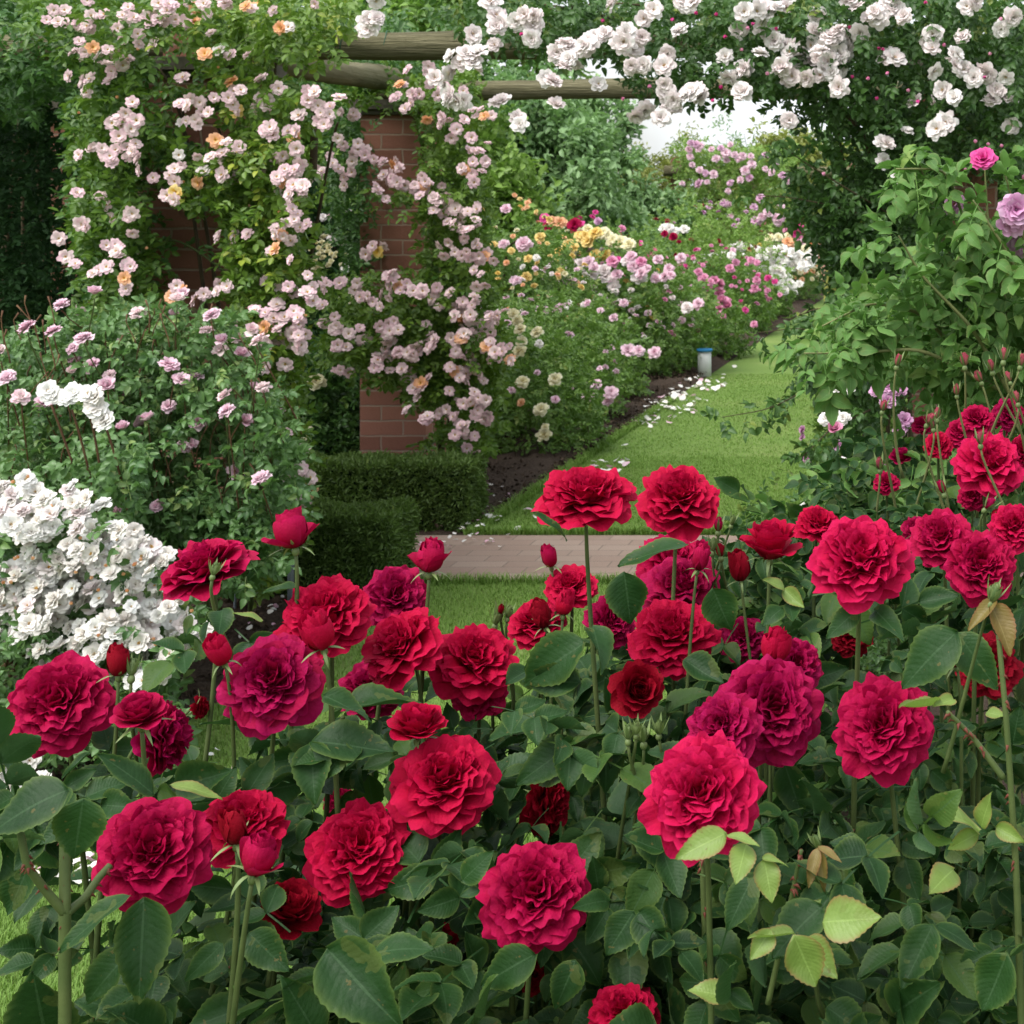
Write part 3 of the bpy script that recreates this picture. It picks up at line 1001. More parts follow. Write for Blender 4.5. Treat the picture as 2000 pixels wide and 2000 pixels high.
pk1 = S([(245, 40), (220, 85), (300, 95), (345, 60), (330, 100), (395, 55), (485, 30), (560, 60), (600, 75), (475, 90), (520, 130), (600, 15), (650, 20), (700, 85), (735, 80, 'o'), (740, 30, 'o'),
         (770, 15), (850, 15), (930, 25, 'o'), (980, 10, 'o'), (1060, 105, 'o'), (1090, 105, 'w'), (1190, 15), (350, 180, 'o'), (320, 215), (370, 215, 'w'), (400, 245), (430, 255), (460, 245), (340, 300),
         (330, 350), (775, 205, 'o'), (830, 190, 'w'), (690, 295), (875, 310, 'o'), (885, 345), (860, 370), (755, 385), (710, 400), (895, 420, 'y'), (965, 410), (1010, 400), (990, 300), (445, 450),
         (480, 445), (515, 455), (425, 465), (450, 515), (480, 560), (495, 590), (525, 600), (690, 465, 'w'), (1005, 495), (1010, 380), (300, 585), (345, 565), (415, 590), (675, 585, 'w'), (660, 640),
         (795, 595), (770, 650, 'w'), (840, 660), (750, 690, 'o'), (885, 585, 'o'), (930, 610), (815, 530, 'o'), (665, 725, 'y'), (975, 715), (1065, 600), (1100, 660), (1065, 690, 'o'), (1130, 620),
         (1190, 350), (1200, 400), (1160, 380), (1215, 460, 'o'), (1225, 470), (1110, 520, 'o'), (1280, 370), (290, 730), (310, 845), (405, 775), (500, 805), (250, 970), (435, 925), (445, 970), (375, 1020),
         (480, 1000), (470, 1050, 'o'), (480, 1090), (300, 1170), (820, 1100), (770, 1110), (860, 1080), (890, 890), (935, 885), (1040, 940, 'o'), (1060, 890, 'o'), (1100, 910), (1100, 840), (1110, 830),
         (650, 1120, 'o'), (695, 1095, 'o'), (960, 1170), (1065, 1090), (1110, 1105), (1160, 1105), (1075, 1200), (1110, 1180), (1000, 1235, 'o'), (860, 1215), (910, 1270), (1105, 1260), (1135, 1305),
         (1050, 1275), (1075, 640), (1110, 700), (1090, 780), (1140, 740), (1120, 560), (1145, 700)], 1.932)
pk1 += S([(1375, 295), (1530, 335), (1430, 385, 'o'), (1290, 450), (1615, 495), (1540, 580), (1460, 905), (1500, 930, 'o'), (1350, 1210), (1490, 1010, 'o'), (1620, 1150), (1640, 1040), (1670, 1265, 'o'),
          (1460, 1040), (1555, 165), (1525, 185), (1655, 200), (1585, 300), (1540, 1370), (1465, 1305, 'o')], 2.76, 0, 500)
HOLES = [(262, 118, 400, 160), (285, 80, 395, 125), (362, 225, 440, 300), (268, 300, 322, 405), (305, 400, 450, 600), (285, 185, 440, 240), (0, 72, 140, 116)]


HOLES2 = [(700, 212, 792, 330), (700, 330, 745, 420), (700, 400, 800, 555), (700, 735, 800, 905), (690, 190, 800, 225)]


def carve(pos, holes, keep=.06):
    x = pos[:, 0]/pos[:, 1]*F0+CX
    y = (CAMH-pos[:, 2])/pos[:, 1]*F0+CY
    ok = np.ones(len(pos), bool)
    for a, b, c, d in holes:
        ok &= ~((x > a) & (x < c) & (y > b) & (y < d) & (rng.random(len(pos)) > keep))
    return pos[ok]


t1 = thing('climbing_rose', 'climbing rose with pink and apricot blooms smothering the left brick pillar', 'climbing rose', (-2.9, 5.65, 0), 'climbing roses on the pergola')
pos = np.concatenate([region([(150, 150), (330, 60), (470, 140), (590, 150), (600, 420), (590, 700), (570, 760), (470, 720), (440, 480), (300, 300), (250, 470), (170, 480), (150, 330)], 5.15, 5.75, 2300),
                      region([(60, 0), (700, 0), (640, 110), (480, 110), (300, 130), (70, 110)], 5.1, 6.1, 1500),
                      region([(400, 300), (560, 250), (590, 600), (560, 700), (480, 700), (440, 420)], 5.1, 5.5, 700),
                      region([(440, 620), (590, 680), (585, 900), (600, 990), (560, 1080), (520, 1150), (470, 1120), (500, 900)], 5.2, 5.7, 950),
                      region([(150, 400), (330, 420), (310, 620), (170, 640)], 5.3, 5.8, 420)])
pos = carve(pos, HOLES)
pos = pos[rng.random(len(pos)) < .8]
lime = (pos[:, 0]/pos[:, 1]*F0+CX > 400+60*rng.normal(size=len(pos)))*1.0
foliage(t1, pos, C_LO, .060, 'leaf_climb', droop=.3, rnd=np.clip((.12+.88*lime)*(.15+.85*rng.random(len(pos))), 0, 1))
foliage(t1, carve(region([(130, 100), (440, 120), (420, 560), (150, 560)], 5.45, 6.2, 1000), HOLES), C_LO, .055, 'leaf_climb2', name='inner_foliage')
for k in range(7):
    stems(t1, 1, [(-2.66+.05*k-.2*(k > 4), 5.72-.05*(k % 2), 0)], [P(300+60*k, 120+60*(k % 4), 5.6)], .010, 'stem_brown', name='cane')
V, T, L = tube(hermite(P(610, 330, 6.2), np.array((0, 0, -.4)), P(615, 200, 6.2), np.array((0, 0, .3)), 6), .016, 8)
mk('cane', V, T, M['stem_brown'], L, parent=t1)
for (a, b) in (((440, 480), (585, 560)), ((330, 470), (470, 560))):
    V, T, L = tube(hermite(P(*a, 5.6), np.array((.2, -.1, .05)), P(*b, 5.5), np.array((.2, 0, -.2)), 10), .004, 6)
    mk('cane', V, T, M['stem_green'], L, parent=t1)
its = [(p, (rng.normal()*.4, -.5, rng.normal()*.5), .018+.008*rng.random(), 'budlet', 'apricot') for p in carve(region([(150, 150), (330, 60), (590, 150), (600, 700), (590, 1000), (520, 1000), (470, 720), (250, 470), (150, 330)], 5.12, 5.3, 45), HOLES, 0)]
flowers(t1, its+bloom_items(pk1, 5.02, 5.2, .051, 'semi', 'pink', 1.35), 95)

pk2 = S([(1335, 425), (1500, 365), (1560, 355), (1620, 250), (1640, 290), (1680, 330), (1650, 360), (1510, 320, 'o'), (1670, 440), (1610, 450, 'o'), (1720, 485), (1780, 520), (1810, 570), (1830, 610),
         (1800, 440), (1790, 690), (1780, 660), (1750, 640, 'o'), (1485, 620, 'o'), (1450, 660), (1500, 690), (1425, 720), (1530, 700), (1480, 660), (1600, 700, 'o'), (1585, 740), (1610, 720), (1650, 760),
         (1690, 770), (1720, 790), (1740, 830), (1720, 860), (1770, 870), (1800, 930), (1810, 980), (1770, 970), (1790, 1020), (1830, 970, 'o'), (1695, 915), (1430, 950, 'y'), (1465, 1045), (1280, 1070),
         (1340, 1095), (1370, 1120), (1410, 1140), (1445, 1105), (1505, 1085, 'o'), (1560, 1100), (1590, 1100), (1650, 1085), (1700, 1105), (1660, 1160), (1710, 1160), (1790, 1120), (1770, 1180),
         (1740, 1200, 'o'), (1750, 1260), (1840, 1220), (1735, 1280, 'o'), (1640, 1280), (1620, 1310), (1540, 1330), (1500, 1330), (1470, 1250), (1455, 1265), (1720, 1320), (1850, 1300), (1870, 1330),
         (1880, 1190), (1365, 1285), (1310, 1260), (1260, 1240), (1220, 1220), (1330, 610), (1350, 565), (1295, 550), (1380, 570), (1275, 640), (1200, 640), (1215, 650), (1330, 650), (1680, 740), (1765, 800),
         (1755, 905), (1830, 440, 'o'), (1800, 790), (1745, 1140), (1800, 1080)], 1.932)
pk2 += S([(365, 90), (425, 120), (500, 145), (570, 180), (440, 225), (495, 360), (655, 290), (640, 330), (725, 110), (700, 140), (750, 95), (720, 265), (775, 245), (790, 335), (840, 350), (840, 250),
          (880, 245), (935, 220), (960, 175), (850, 440), (890, 410, 'o'), (1040, 455), (1095, 385), (1090, 350), (1075, 245), (1165, 275), (1185, 330), (1130, 150), (1110, 170, 'o'), (1100, 60, 'o'),
          (1135, 310, 'o'), (1070, 345, 'o'), (1150, 50), (1120, 520), (1170, 510, 'o'), (925, 590), (985, 575), (1030, 550), (1065, 590), (1200, 540), (1200, 490), (1240, 500), (1180, 580), (1135, 640),
          (1115, 665), (1235, 600), (1140, 760), (1240, 215, 'o'), (1280, 230), (1300, 270), (1330, 240), (1370, 285, 'o'), (1230, 90), (1270, 80), (1290, 40), (255, 765), (250, 870)], 2.76, 500, 600)
t2 = thing('climbing_rose', 'climbing rose of pale pink blooms cascading over the middle brick pillar', 'climbing rose', (-2.5, 7.75, 0), 'climbing roses on the pergola')
pos = np.concatenate([region([(800, 180), (930, 190), (950, 330), (945, 520), (985, 700), (960, 880), (900, 900), (830, 880), (850, 800), (790, 760), (800, 560), (850, 420), (830, 300)], 7.3, 7.9, 1750),
                      region([(640, 560), (960, 540), (985, 700), (820, 790), (730, 740), (640, 700)], 7.2, 7.8, 1300),
                      region([(720, 350), (950, 370), (940, 560), (870, 520), (830, 430), (730, 400)], 7.2, 7.7, 350),
                      region([(690, 170), (930, 130), (930, 210), (820, 220), (690, 210)], 7.5, 8.2, 420)])
pos = carve(pos, HOLES2)
pos = pos[rng.random(len(pos)) < .85]
foliage(t2, pos, C_LO, .066, 'leaf_climb', droop=.35, rnd=.75*rng.random(len(pos)))
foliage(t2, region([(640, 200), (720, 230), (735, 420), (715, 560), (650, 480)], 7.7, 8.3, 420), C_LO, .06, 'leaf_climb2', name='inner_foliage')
for k in range(6):
    stems(t2, 1, [(-2.62+.06*k, 7.85-.06*(k % 3), 0)], [P(800+25*k, 220+110*(k % 4), 7.8)], .010, 'stem_brown', name='cane')
flowers(t2, bloom_items(pk2, 7.12, 7.3, .062, 'semi', 'pink', 1.45), 95)

# white rambler over the right half of the pergola
rw = S([(50, 55), (20, 80), (80, 95), (395, 10), (535, 40), (210, 180), (215, 225), (290, 165), (355, 130), (170, 200), (410, 165), (455, 185), (500, 245), (575, 250), (155, 310), (125, 300), (325, 320),
        (580, 350), (610, 375), (600, 410), (635, 120), (660, 15), (685, 5), (875, 45), (920, 40), (965, 55), (1035, 30), (945, 110), (990, 155), (935, 205), (805, 215), (820, 290), (870, 255), (870, 350),
        (1025, 250), (1060, 275), (1040, 300), (1140, 120), (1130, 175), (1205, 140), (1230, 150), (1215, 190), (1235, 205), (1140, 235), (1175, 265), (1115, 295), (1210, 280), (1235, 330), (1150, 65),
        (1275, 5), (1370, 50), (1385, 70), (1430, 5), (1420, 215), (1590, 130), (1590, 265), (1665, 205), (1700, 140), (1715, 25), (1885, 65), (1700, 265), (1740, 295), (1795, 275), (1525, 385), (1640, 465),
        (1815, 375), (1870, 385), (1885, 475), (30, 470), (20, 450), (680, 350), (500, 415), (1045, 455), (1395, 540), (1465, 685), (1260, 195), (1195, 230), (1160, 200)], 1.932, 1000, 0)
rw += S([(1780, 130), (1800, 150), (1870, 60), (1890, 80), (1785, 235), (1720, 265), (1740, 240), (1750, 380), (1890, 390), (1700, 360), (1850, 10), (1400, 75), (1390, 90)], 1.932)
rb = S([(335, 90), (480, 215), (590, 70), (780, 60), (790, 130), (790, 340), (765, 375), (865, 190), (970, 275), (1410, 165), (1380, 185), (1415, 270), (1390, 380), (425, 380), (515, 315), (700, 40), (885, 100),
        (910, 95), (990, 120), (1290, 300), (1525, 375), (1620, 160), (1810, 210), (1840, 60), (1780, 280), (1720, 265), (1355, 290), (30, 115), (1570, 5), (1280, 115), (1190, 645), (1500, 330)], 1.932, 1000, 0)
t3 = thing('climbing_rose', 'white rambler rose hanging in clusters over the right half of the pergola', 'climbing rose', (.15, 5.6, 0), 'climbing roses on the pergola')
pos = np.concatenate([region([(1390, -20), (2040, -20), (2040, 330), (1800, 320), (1740, 230), (1600, 190), (1500, 175), (1420, 120)], 4.75, 6.0, 2900),
                      region([(930, 0), (1420, 0), (1420, 60), (1150, 60), (940, 62)], 4.9, 6.0, 330),
                      region([(900, 40), (1420, 50), (1420, 150), (1330, 140), (1250, 190), (1220, 120), (1000, 80), (930, 110)], 4.9, 5.7, 240),
                      region([(1290, 110), (1420, 130), (1440, 180), (1330, 190)], 4.9, 5.4, 70),
                      region([(1700, 240), (1840, 300), (1840, 600), (1720, 620), (1640, 520), (1620, 420), (1700, 350)], 4.9, 5.7, 620), region([(1480, 190), (1720, 210), (1720, 300), (1640, 330), (1560, 250)], 4.9, 5.5, 75),
                      region([(1650, 320), (1790, 350), (1790, 700), (1700, 830), (1640, 700), (1660, 560), (1600, 420)], 4.9, 5.8, 820), region([(1580, 380), (1680, 370), (1700, 560), (1640, 620), (1600, 480)], 4.9, 5.4, 150),
                      region([(1570, 610), (1750, 560), (1760, 780), (1650, 830), (1560, 720)], 4.6, 5.3, 430), region([(850, -30), (1420, -30), (1420, 35), (860, 42)], 5.0, 6.6, 260),
                      region([(1540, 320), (1640, 340), (1650, 420), (1550, 430)], 4.9, 5.4, 70)])
ROOT3 = pos
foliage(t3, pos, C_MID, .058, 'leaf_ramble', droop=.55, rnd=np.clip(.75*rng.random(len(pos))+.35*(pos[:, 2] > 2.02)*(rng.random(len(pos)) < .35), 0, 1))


def spray(root, path, n, size, mat, rad=.003, smat='stem_brown', tpls=None):
    """one arching shoot and the leaves along it"""
    pts = np.array([P(*p) for p in path])
    k = np.linspace(0, len(pts)-1, 24)
    c = np.stack([np.interp(k, np.arange(len(pts)), pts[:, j]) for j in range(3)], -1)
    for _ in range(3):
        c[1:-1] = (c[:-2]+c[1:-1]*2+c[2:])/4
    V, T, L = tube(c, np.linspace(rad, rad*.35, len(c)), 6)
    mk('shoot', V, T, M[smat], L, parent=root)
    i = rng.integers(2, len(c), n)
    p = c[i]+rng.normal(size=(n, 3))*.006
    tan = unit(np.gradient(c, axis=0))[i]
    outs = unit(tan*.6+rng.normal(size=(n, 3))*.5+np.array((0, -.25, .1)))
    return foliage(root, p, tpls or C_MID, size, mat, name='shoot_leaves', outs=outs, wild=.45, droop=.3)


for pth, n_ in (([(1720, 640, 4.9), (1640, 720, 4.75), (1560, 770, 4.65), (1500, 800, 4.6), (1410, 815, 4.55)], 26), ([(1740, 420, 5.0), (1640, 360, 4.9), (1560, 310, 4.85), (1510, 270, 4.8)], 14),
                ([(1720, 430, 5.0), (1620, 400, 4.9), (1540, 385, 4.85), (1460, 380, 4.8)], 16), ([(1690, 700, 4.8), (1640, 660, 4.7), (1560, 640, 4.6), (1480, 650, 4.6)], 9),
                ([(1700, 800, 4.7), (1620, 840, 4.6), (1560, 900, 4.55)], 18), ([(1700, 620, 4.8), (1600, 600, 4.7), (1500, 640, 4.65)], 16)):
    spray(t3, pth, n_, .06, 'leaf_ramble')
for k in range(6):
    stems(t3, 1, [(.02-.09*k, 5.68-.05*(k % 2), 0)], [P(1640+50*k, 200-20*k, 5.5)], .011, 'stem_brown', name='cane', wob=.15)
for a, b in (((1000, 30), (1250, 10)), ((1020, 10), (1240, 45)), ((1050, 50), (1300, 30))):
    V, T, L = tube(hermite(P(*a, 5.5), np.array((.3, 0, .05)), P(*b, 5.4), np.array((.3, .1, -.05)), 10), .0045, 6)
    mk('cane', V, T, M['stem_brown'], L, parent=t3)
V, T, L = tube(hermite(P(1600, 190, 5.3), np.array((.25, 0, -.1)), P(1700, 300, 5.2), np.array((.1, 0, -.3)), 10), .009, 7)
mk('cane', V, T, M['stem_brown'], L, parent=t3)
its = [it[:3]+('double' if rng.random() < .45 else 'open',)+it[4:] for it in bloom_items(rw, 4.68, 4.85, .069, 'open', 'white', .9)]
its += [(P(x+rng.normal()*3, y+rng.normal()*3, 4.7), (rng.normal()*.4, -.5, rng.normal()*.5), .024, 'budlet', 'hotpink' if rng.random() < .5 else 'rosepink') for x, y in rb]
flowers(t3, its, 98)

# climber closing the left side behind the pillars, inner leaves coloured dark for shade
t4 = thing('climbing_plant', 'dense dark green climber filling the shade at the left edge', 'climber', (-4.6, 7.6, 0))
pos = np.concatenate([region([(-160, -60), (330, -60), (340, 330), (140, 200), (-160, 260)], 6.0, 7.4, 2300),
                      region([(-300, 240), (300, 180), (300, 700), (120, 760), (-300, 760)], 8.4, 9.4, 2600)])
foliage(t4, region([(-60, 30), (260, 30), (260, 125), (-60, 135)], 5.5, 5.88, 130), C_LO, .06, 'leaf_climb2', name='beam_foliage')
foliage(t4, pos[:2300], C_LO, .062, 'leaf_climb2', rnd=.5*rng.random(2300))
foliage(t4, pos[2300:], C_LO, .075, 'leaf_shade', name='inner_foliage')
foliage(t4, region([(-150, 180), (260, 150), (280, 640), (120, 700), (-150, 700)], 6.9, 7.6, 1500), C_LO, .07, 'leaf_shade', name='inner_foliage', rnd=.6*rng.random(1500))  # curtain of dark leaves added as shade in front of the far left pillar
foliage(t4, np.stack([-6.5+3.7*rng.random(2600), 6.2+4.5*rng.random(2600), 2.15+.45*rng.random(2600)], -1), C_LO, .08, 'leaf_climb2', name='shading_foliage')  # overhead leaves added to shade the left bay
stems(t4, 4, [(-4.9, 7.9, 0), (-4.6, 7.9, 0), (-5.3, 8.2, 0)], [P(60, 80, 7.8), P(20, 150, 8), P(120, 100, 7.8)], .012, 'stem_brown', wob=.2)


def mound(label, cat, name, x, y, w, dep, h, nleaf, lsize, mat, tpls=C_LO, group=None, z0=.1, up=.35, shell=.55, nst=3, rnd=None, smat='stem_brown'):
    """a bush: leaves through an uneven dome, thicker towards its outside"""
    t = thing(name, label, cat, (x, y, 0), group)
    lob = rng.random((7, 3))
    v = unit(rng.normal(size=(nleaf, 3)))
    v[:, 2] = np.abs(v[:, 2])*1.0-.12
    r = 1-(1-shell)*rng.random(nleaf)**1.6
    for l in lob:
        dv = unit(l*2-1)
        r *= 1+.16*np.clip(v @ dv, 0, 1)**3*(1 if l[0] > .35 else -1.2)
    p = v*r[:, None]
    p[:, 2] = z0/h+(1-z0/h)*np.clip(p[:, 2], 0, None)
    p[:, :2] *= (.76+.24*np.clip(p[:, 2]/.42, 0, 1))[:, None]
    pos = np.array((x, y, 0))+p*np.array((w/2, dep/2, h))
    outs = unit(v*np.array((1, 1, .8))+np.array((0, 0, up)))
    V, T, L, _ = leaf_cloud(pos, tpls, lsize, outs=outs, droop=.1, rnd=rnd)
    mk('foliage', V, T, M[mat], L, parent=t)
    stems(t, nst, [(x, y, 0)], pos[:: max(1, nleaf//24)], .012*max(.5, h), smat)
    return t, pos, outs


def tops(x, y, w, dep, h, n, low=.35, front=.75):
    """points and outward directions on the sunny, camera-side skin of a dome"""
    v = unit(rng.normal(size=(n, 3)))
    v[:, 2] = low+(1-low)*np.abs(v[:, 2])
    v = unit(v)
    flip = rng.random(n) < front
    v[flip, 1] = -np.abs(v[flip, 1])
    return np.array((x, y, 0))+v*np.array((w/2, dep/2, h))*(1.0+.05*rng.random((n, 1))), unit(v+np.array((0, -.2, .5)))


# pale pink bush in front of the left pillar
t5 = thing('rose_bush', 'bush of small pale pink roses on thin twigs in front of the left pillar', 'rose bush', (-2.75, 5.0, 0), 'rose bushes around the lawn')
pos = np.concatenate([region([(0, 760), (150, 720), (300, 700), (440, 690), (540, 760), (590, 880), (590, 1000), (540, 1090), (440, 1110), (300, 1080), (220, 980), (0, 960)], 4.5, 5.25, 3000),
                      region([(0, 660), (150, 620), (300, 590), (450, 610), (520, 720), (300, 740), (0, 780)], 4.6, 5.2, 850),
                      region([(230, 960), (560, 980), (530, 1120), (420, 1150), (320, 1120)], 4.5, 5.0, 500)])
foliage(t5, pos[rng.random(len(pos)) < .72], C_MID, .056, 'leaf_pinkbush', droop=.05)
pb = S([(150, 390), (290, 410), (335, 270), (455, 450), (395, 500), (408, 565), (390, 630), (460, 620), (500, 595), (590, 650), (580, 705), (650, 745), (750, 315), (670, 445), (910, 590), (975, 670), (1060, 655),
        (910, 815), (955, 240), (945, 315), (1145, 320), (1115, 405), (1200, 460), (1190, 510), (1300, 535), (1360, 405), (1400, 460), (1215, 755), (1365, 715), (1420, 715), (1435, 755), (1230, 840), (1070, 900),
        (1320, 895), (985, 1035), (1030, 1020), (765, 910), (800, 885), (665, 935), (845, 1350), (630, 1385), (40, 660), (0, 520), (115, 765), (240, 795), (510, 205), (990, 205), (875, 1585), (1270, 1170), (1410, 1205)], 2.76, 0, 500)
its = []
for x, y in pb:
    p = P(x, y, 4.45+.25*rng.random())
    its.append((p, (rng.normal()*.3, -.45+rng.normal()*.2, .85), .056*(.8+.35*rng.random()), 'cup' if rng.random() < .35 else 'double', 'shell' if rng.random() < .75 else 'pink'))
    b = p+np.array((rng.normal()*.05, .06+.1*rng.random(), -.16-.18*rng.random()))
    V, T, L = tube(hermite(b, np.array((0, 0, .15)), p-np.array((0, 0, .012)), np.array((0, 0, .1)), 6), [.0026, .0024, .0022, .002, .002, .002], 5)
    mk('twig', V, T, M['stem_red' if rng.random() < .5 else 'stem_green'], L, parent=t5)
flowers(t5, its, 98)
tw = []
for k in range(150):
    x, y = 520*rng.random(), 560+420*rng.random()
    p = P(x, y, 4.5+.3*rng.random())
    if p[2] > CAMH-(560-CY)/F0*5+.0 or (x > 420 and y < 640):
        continue
    tw.append(tube(hermite(p-np.array((rng.normal()*.03, 0, .1)), np.array((0, 0, .1)), p, np.array((rng.normal()*.05, 0, .08)), 5), [.002, .0018, .0016, .0014, .003], 5))
for V, T, L in tw:
    mk('twig', V, T, M['stem_red'], L, parent=t5)
stems(t5, 8, [(-2.75, 5.0, 0), (-2.9, 4.9, 0), (-2.5, 5.2, 0), (-2.45, 5.3, 0)], pos[::90], .010, 'stem_green')

# white bush at the lower left
t6 = thing('rose_bush', 'bush crowded with white blush roses at the lower left', 'rose bush', (-2.6, 4.2, 0), 'rose bushes around the lawn')
poly6 = [(-60, 950), (60, 930), (140, 975), (215, 1010), (250, 1080), (310, 1100), (365, 1160), (390, 1215), (370, 1280), (320, 1330), (220, 1310), (100, 1280), (-60, 1280)]
pos = np.concatenate([region(poly6, 3.80, 3.95, 46), region(poly6, 3.95, 4.6, 1100), region([(-60, 1270), (330, 1320), (330, 1440), (150, 1560), (-60, 1600)], 3.8, 4.5, 650), region([(150, 850), (300, 860), (260, 1050), (150, 980)], 4.2, 4.5, 120)])
foliage(t6, pos, C_MID, .058, 'leaf_pinkbush')
its = []
tr_ = region(poly6, 3.84, 4.10, 66)
q = np.concatenate([tr_[rng.integers(0, 66, 540)]+rng.normal(size=(540, 3))*np.array((.038, .025, .030))])
for p in q:
    its.append((p, unit(np.array((rng.normal()*.45, -.75+.3*rng.normal(), .6))), .053*(.75+.45*rng.random()), 'open' if rng.random() < .6 else ('semi' if rng.random() < .5 else 'double'), 'purewhite' if rng.random() < .8 else 'white'))
q = region([(-60, 1420), (60, 1400), (100, 1460), (80, 1540), (-60, 1590)], 3.7, 3.9, 46)
for p in q:
    its.append((p, unit(np.array((rng.normal()*.45, -.75, .5))), .056*(.8+.3*rng.random()), 'open', 'purewhite'))
for p in region(poly6, 3.78, 3.85, 34):
    its.append((p, (rng.normal()*.5, -.5, .8), .018, 'budlet', 'apricot'))
for x, y in S([(260, 730), (290, 760), (375, 770), (400, 740), (480, 745), (520, 760), (530, 840), (510, 810), (580, 900), (555, 880)], 2.76, 0, 500):
    its.append((P(x, y, 4.2), (rng.normal()*.3, -.8, .5), .062, 'open', 'purewhite'))
flowers(t6, its, 98)
for a in (((190, 1010), (140, 800)), ((205, 1000), (170, 790)), ((250, 1010), (205, 830)), ((180, 1040), (100, 790))):
    V, T, L = tube(hermite(P(*a[0], 4.3), np.array((0, 0, .15)), P(*a[1], 4.22), np.array((-.05, 0, .12)), 8), .003, 6)
    mk('stem', V, T, M['stem_red'], L, parent=t6)
stems(t6, 6, [(-2.7, 4.3, 0), (-2.45, 4.25, 0)], pos[::60], .008, 'stem_red')

# green damask bush at the right edge
t7 = thing('rose_bush', 'tall light green rose bush with arching shoots and one bright pink bloom at right', 'rose bush', (.25, 2.75, 0), 'rose bushes around the lawn')
pos = np.concatenate([region([(1600, 680), (1680, 590), (1790, 560), (1860, 470), (1930, 430), (2040, 420), (2080, 780), (1900, 720), (1720, 690)], 2.45, 3.1, 470),
                      region([(1780, 640), (2060, 600), (2060, 900), (1900, 860), (1800, 740)], 2.6, 3.3, 330),
                      region([(1560, 1010), (1700, 900), (1900, 860), (2050, 900), (2050, 1050), (1700, 1080), (1560, 1060)], 2.35, 3.0, 360)])
foliage(t7, pos, C_MID, .062, 'leaf_damask', droop=.25)
for pth, n_ in (([(1960, 760, 2.7), (1880, 560, 2.55), (1830, 430, 2.5), (1790, 300, 2.48)], 26), ([(1980, 700, 2.6), (1900, 480, 2.5), (1850, 330, 2.45), (1750, 330, 2.4)], 22),
                ([(1900, 720, 2.6), (1800, 610, 2.5), (1700, 590, 2.45), (1600, 640, 2.42)], 24), ([(1990, 800, 2.5), (1900, 640, 2.42), (1800, 540, 2.4), (1755, 460, 2.38)], 24),
                ([(1950, 760, 2.5), (1800, 680, 2.42), (1660, 690, 2.4), (1570, 690, 2.38)], 20), ([(2040, 640, 2.5), (1960, 480, 2.4), (1900, 390, 2.4)], 16),
                ([(1970, 620, 2.5), (1930, 440, 2.45), (1923, 325, 2.44)], 4), ([(2030, 560, 2.5), (1985, 420, 2.45), (1960, 330, 2.42)], 7)):
    spray(t7, pth, n_, .060, 'leaf_damask', .004, 'stem_light')
its = [(P(1921, 312, 2.37), (-.1, -.8, .5), .046, 'double', 'hotpink'), (P(1984, 410, 2.33), (.1, -.9, .1), .06, 'double', 'lilac'), (P(1975, 432, 2.35), (.3, -.9, -.3), .055, 'open', 'lilac'),
       (P(1865, 402, 2.5), (-.2, -.7, .4), .04, 'open', 'lilac'), (P(1995, 470, 2.5), (.2, -.8, -.2), .06, 'double', 'lilac'), (P(2000, 352, 2.45), (0, -.5, .8), .018, 'budlet', 'rosepink'),
       (P(1860, 340, 2.5), (0, -.5, .8), .018, 'budlet', 'rosepink'), (P(1905, 280, 2.45), (0, -.3, .9), .012, 'budlet', 'rosepink'), (P(1930, 285, 2.45), (0, -.3, .9), .012, 'budlet', 'rosepink'), (P(1956, 288, 2.45), (0, -.3, .9), .012, 'budlet', 'rosepink'),
       (P(1885, 335, 2.5), (0, -.3, .9), .012, 'budlet', 'rosepink')]
flowers(t7, its)
stems(t7, 6, [(.18, 2.8, 0), (.1, 2.85, 0), (.05, 2.9, 0)], pos[pos[:, 0] < .1][::40], .008, 'stem_light', wob=.03)

# ------------------------------------------------------------------ the long border, its bushes and the trees beyond
def border(label, px, d, w, h, n, leaf, spec, pts=(), dep=None, lsize=.072, kd=None, keep=60, low=.35):
    """spec: (count, size, kind, mat) scattered over the bush; pts: blooms read off the photograph"""
    x = (px-CX)/F0*d
    dep = dep or w
    if x < 0 and px < 1600 and x+w/2 > -2.08-.13*(10 < d < 14.2):
        x = -2.08-.13*(10 < d < 14.2)-w/2
    t, pos, outs = mound(label, 'rose bush', 'rose_bush', x, d, w, dep, h, n, lsize, leaf, group='rose bushes of the long border')
    its = []
    for cnt, size, kind, mat in spec:
        cnt = int(cnt*1.45)
        p, o = tops(x, d, w, dep, h, cnt, low)
        its += [(a, unit(b+rng.normal(size=3)*.3), size*(.75+.5*rng.random()), kind, mat) for a, b in zip(p, o)]
    for q in pts:
        mat, size = q[2], q[3]
        p = P(q[0], q[1], (kd or d-dep*.42)+rng.normal()*.05)
        its.append((p, (rng.normal()*.25, -.75, .6), size*.95, q[4] if len(q) > 4 else 'double', mat))
    flowers(t, its, keep)
    return t


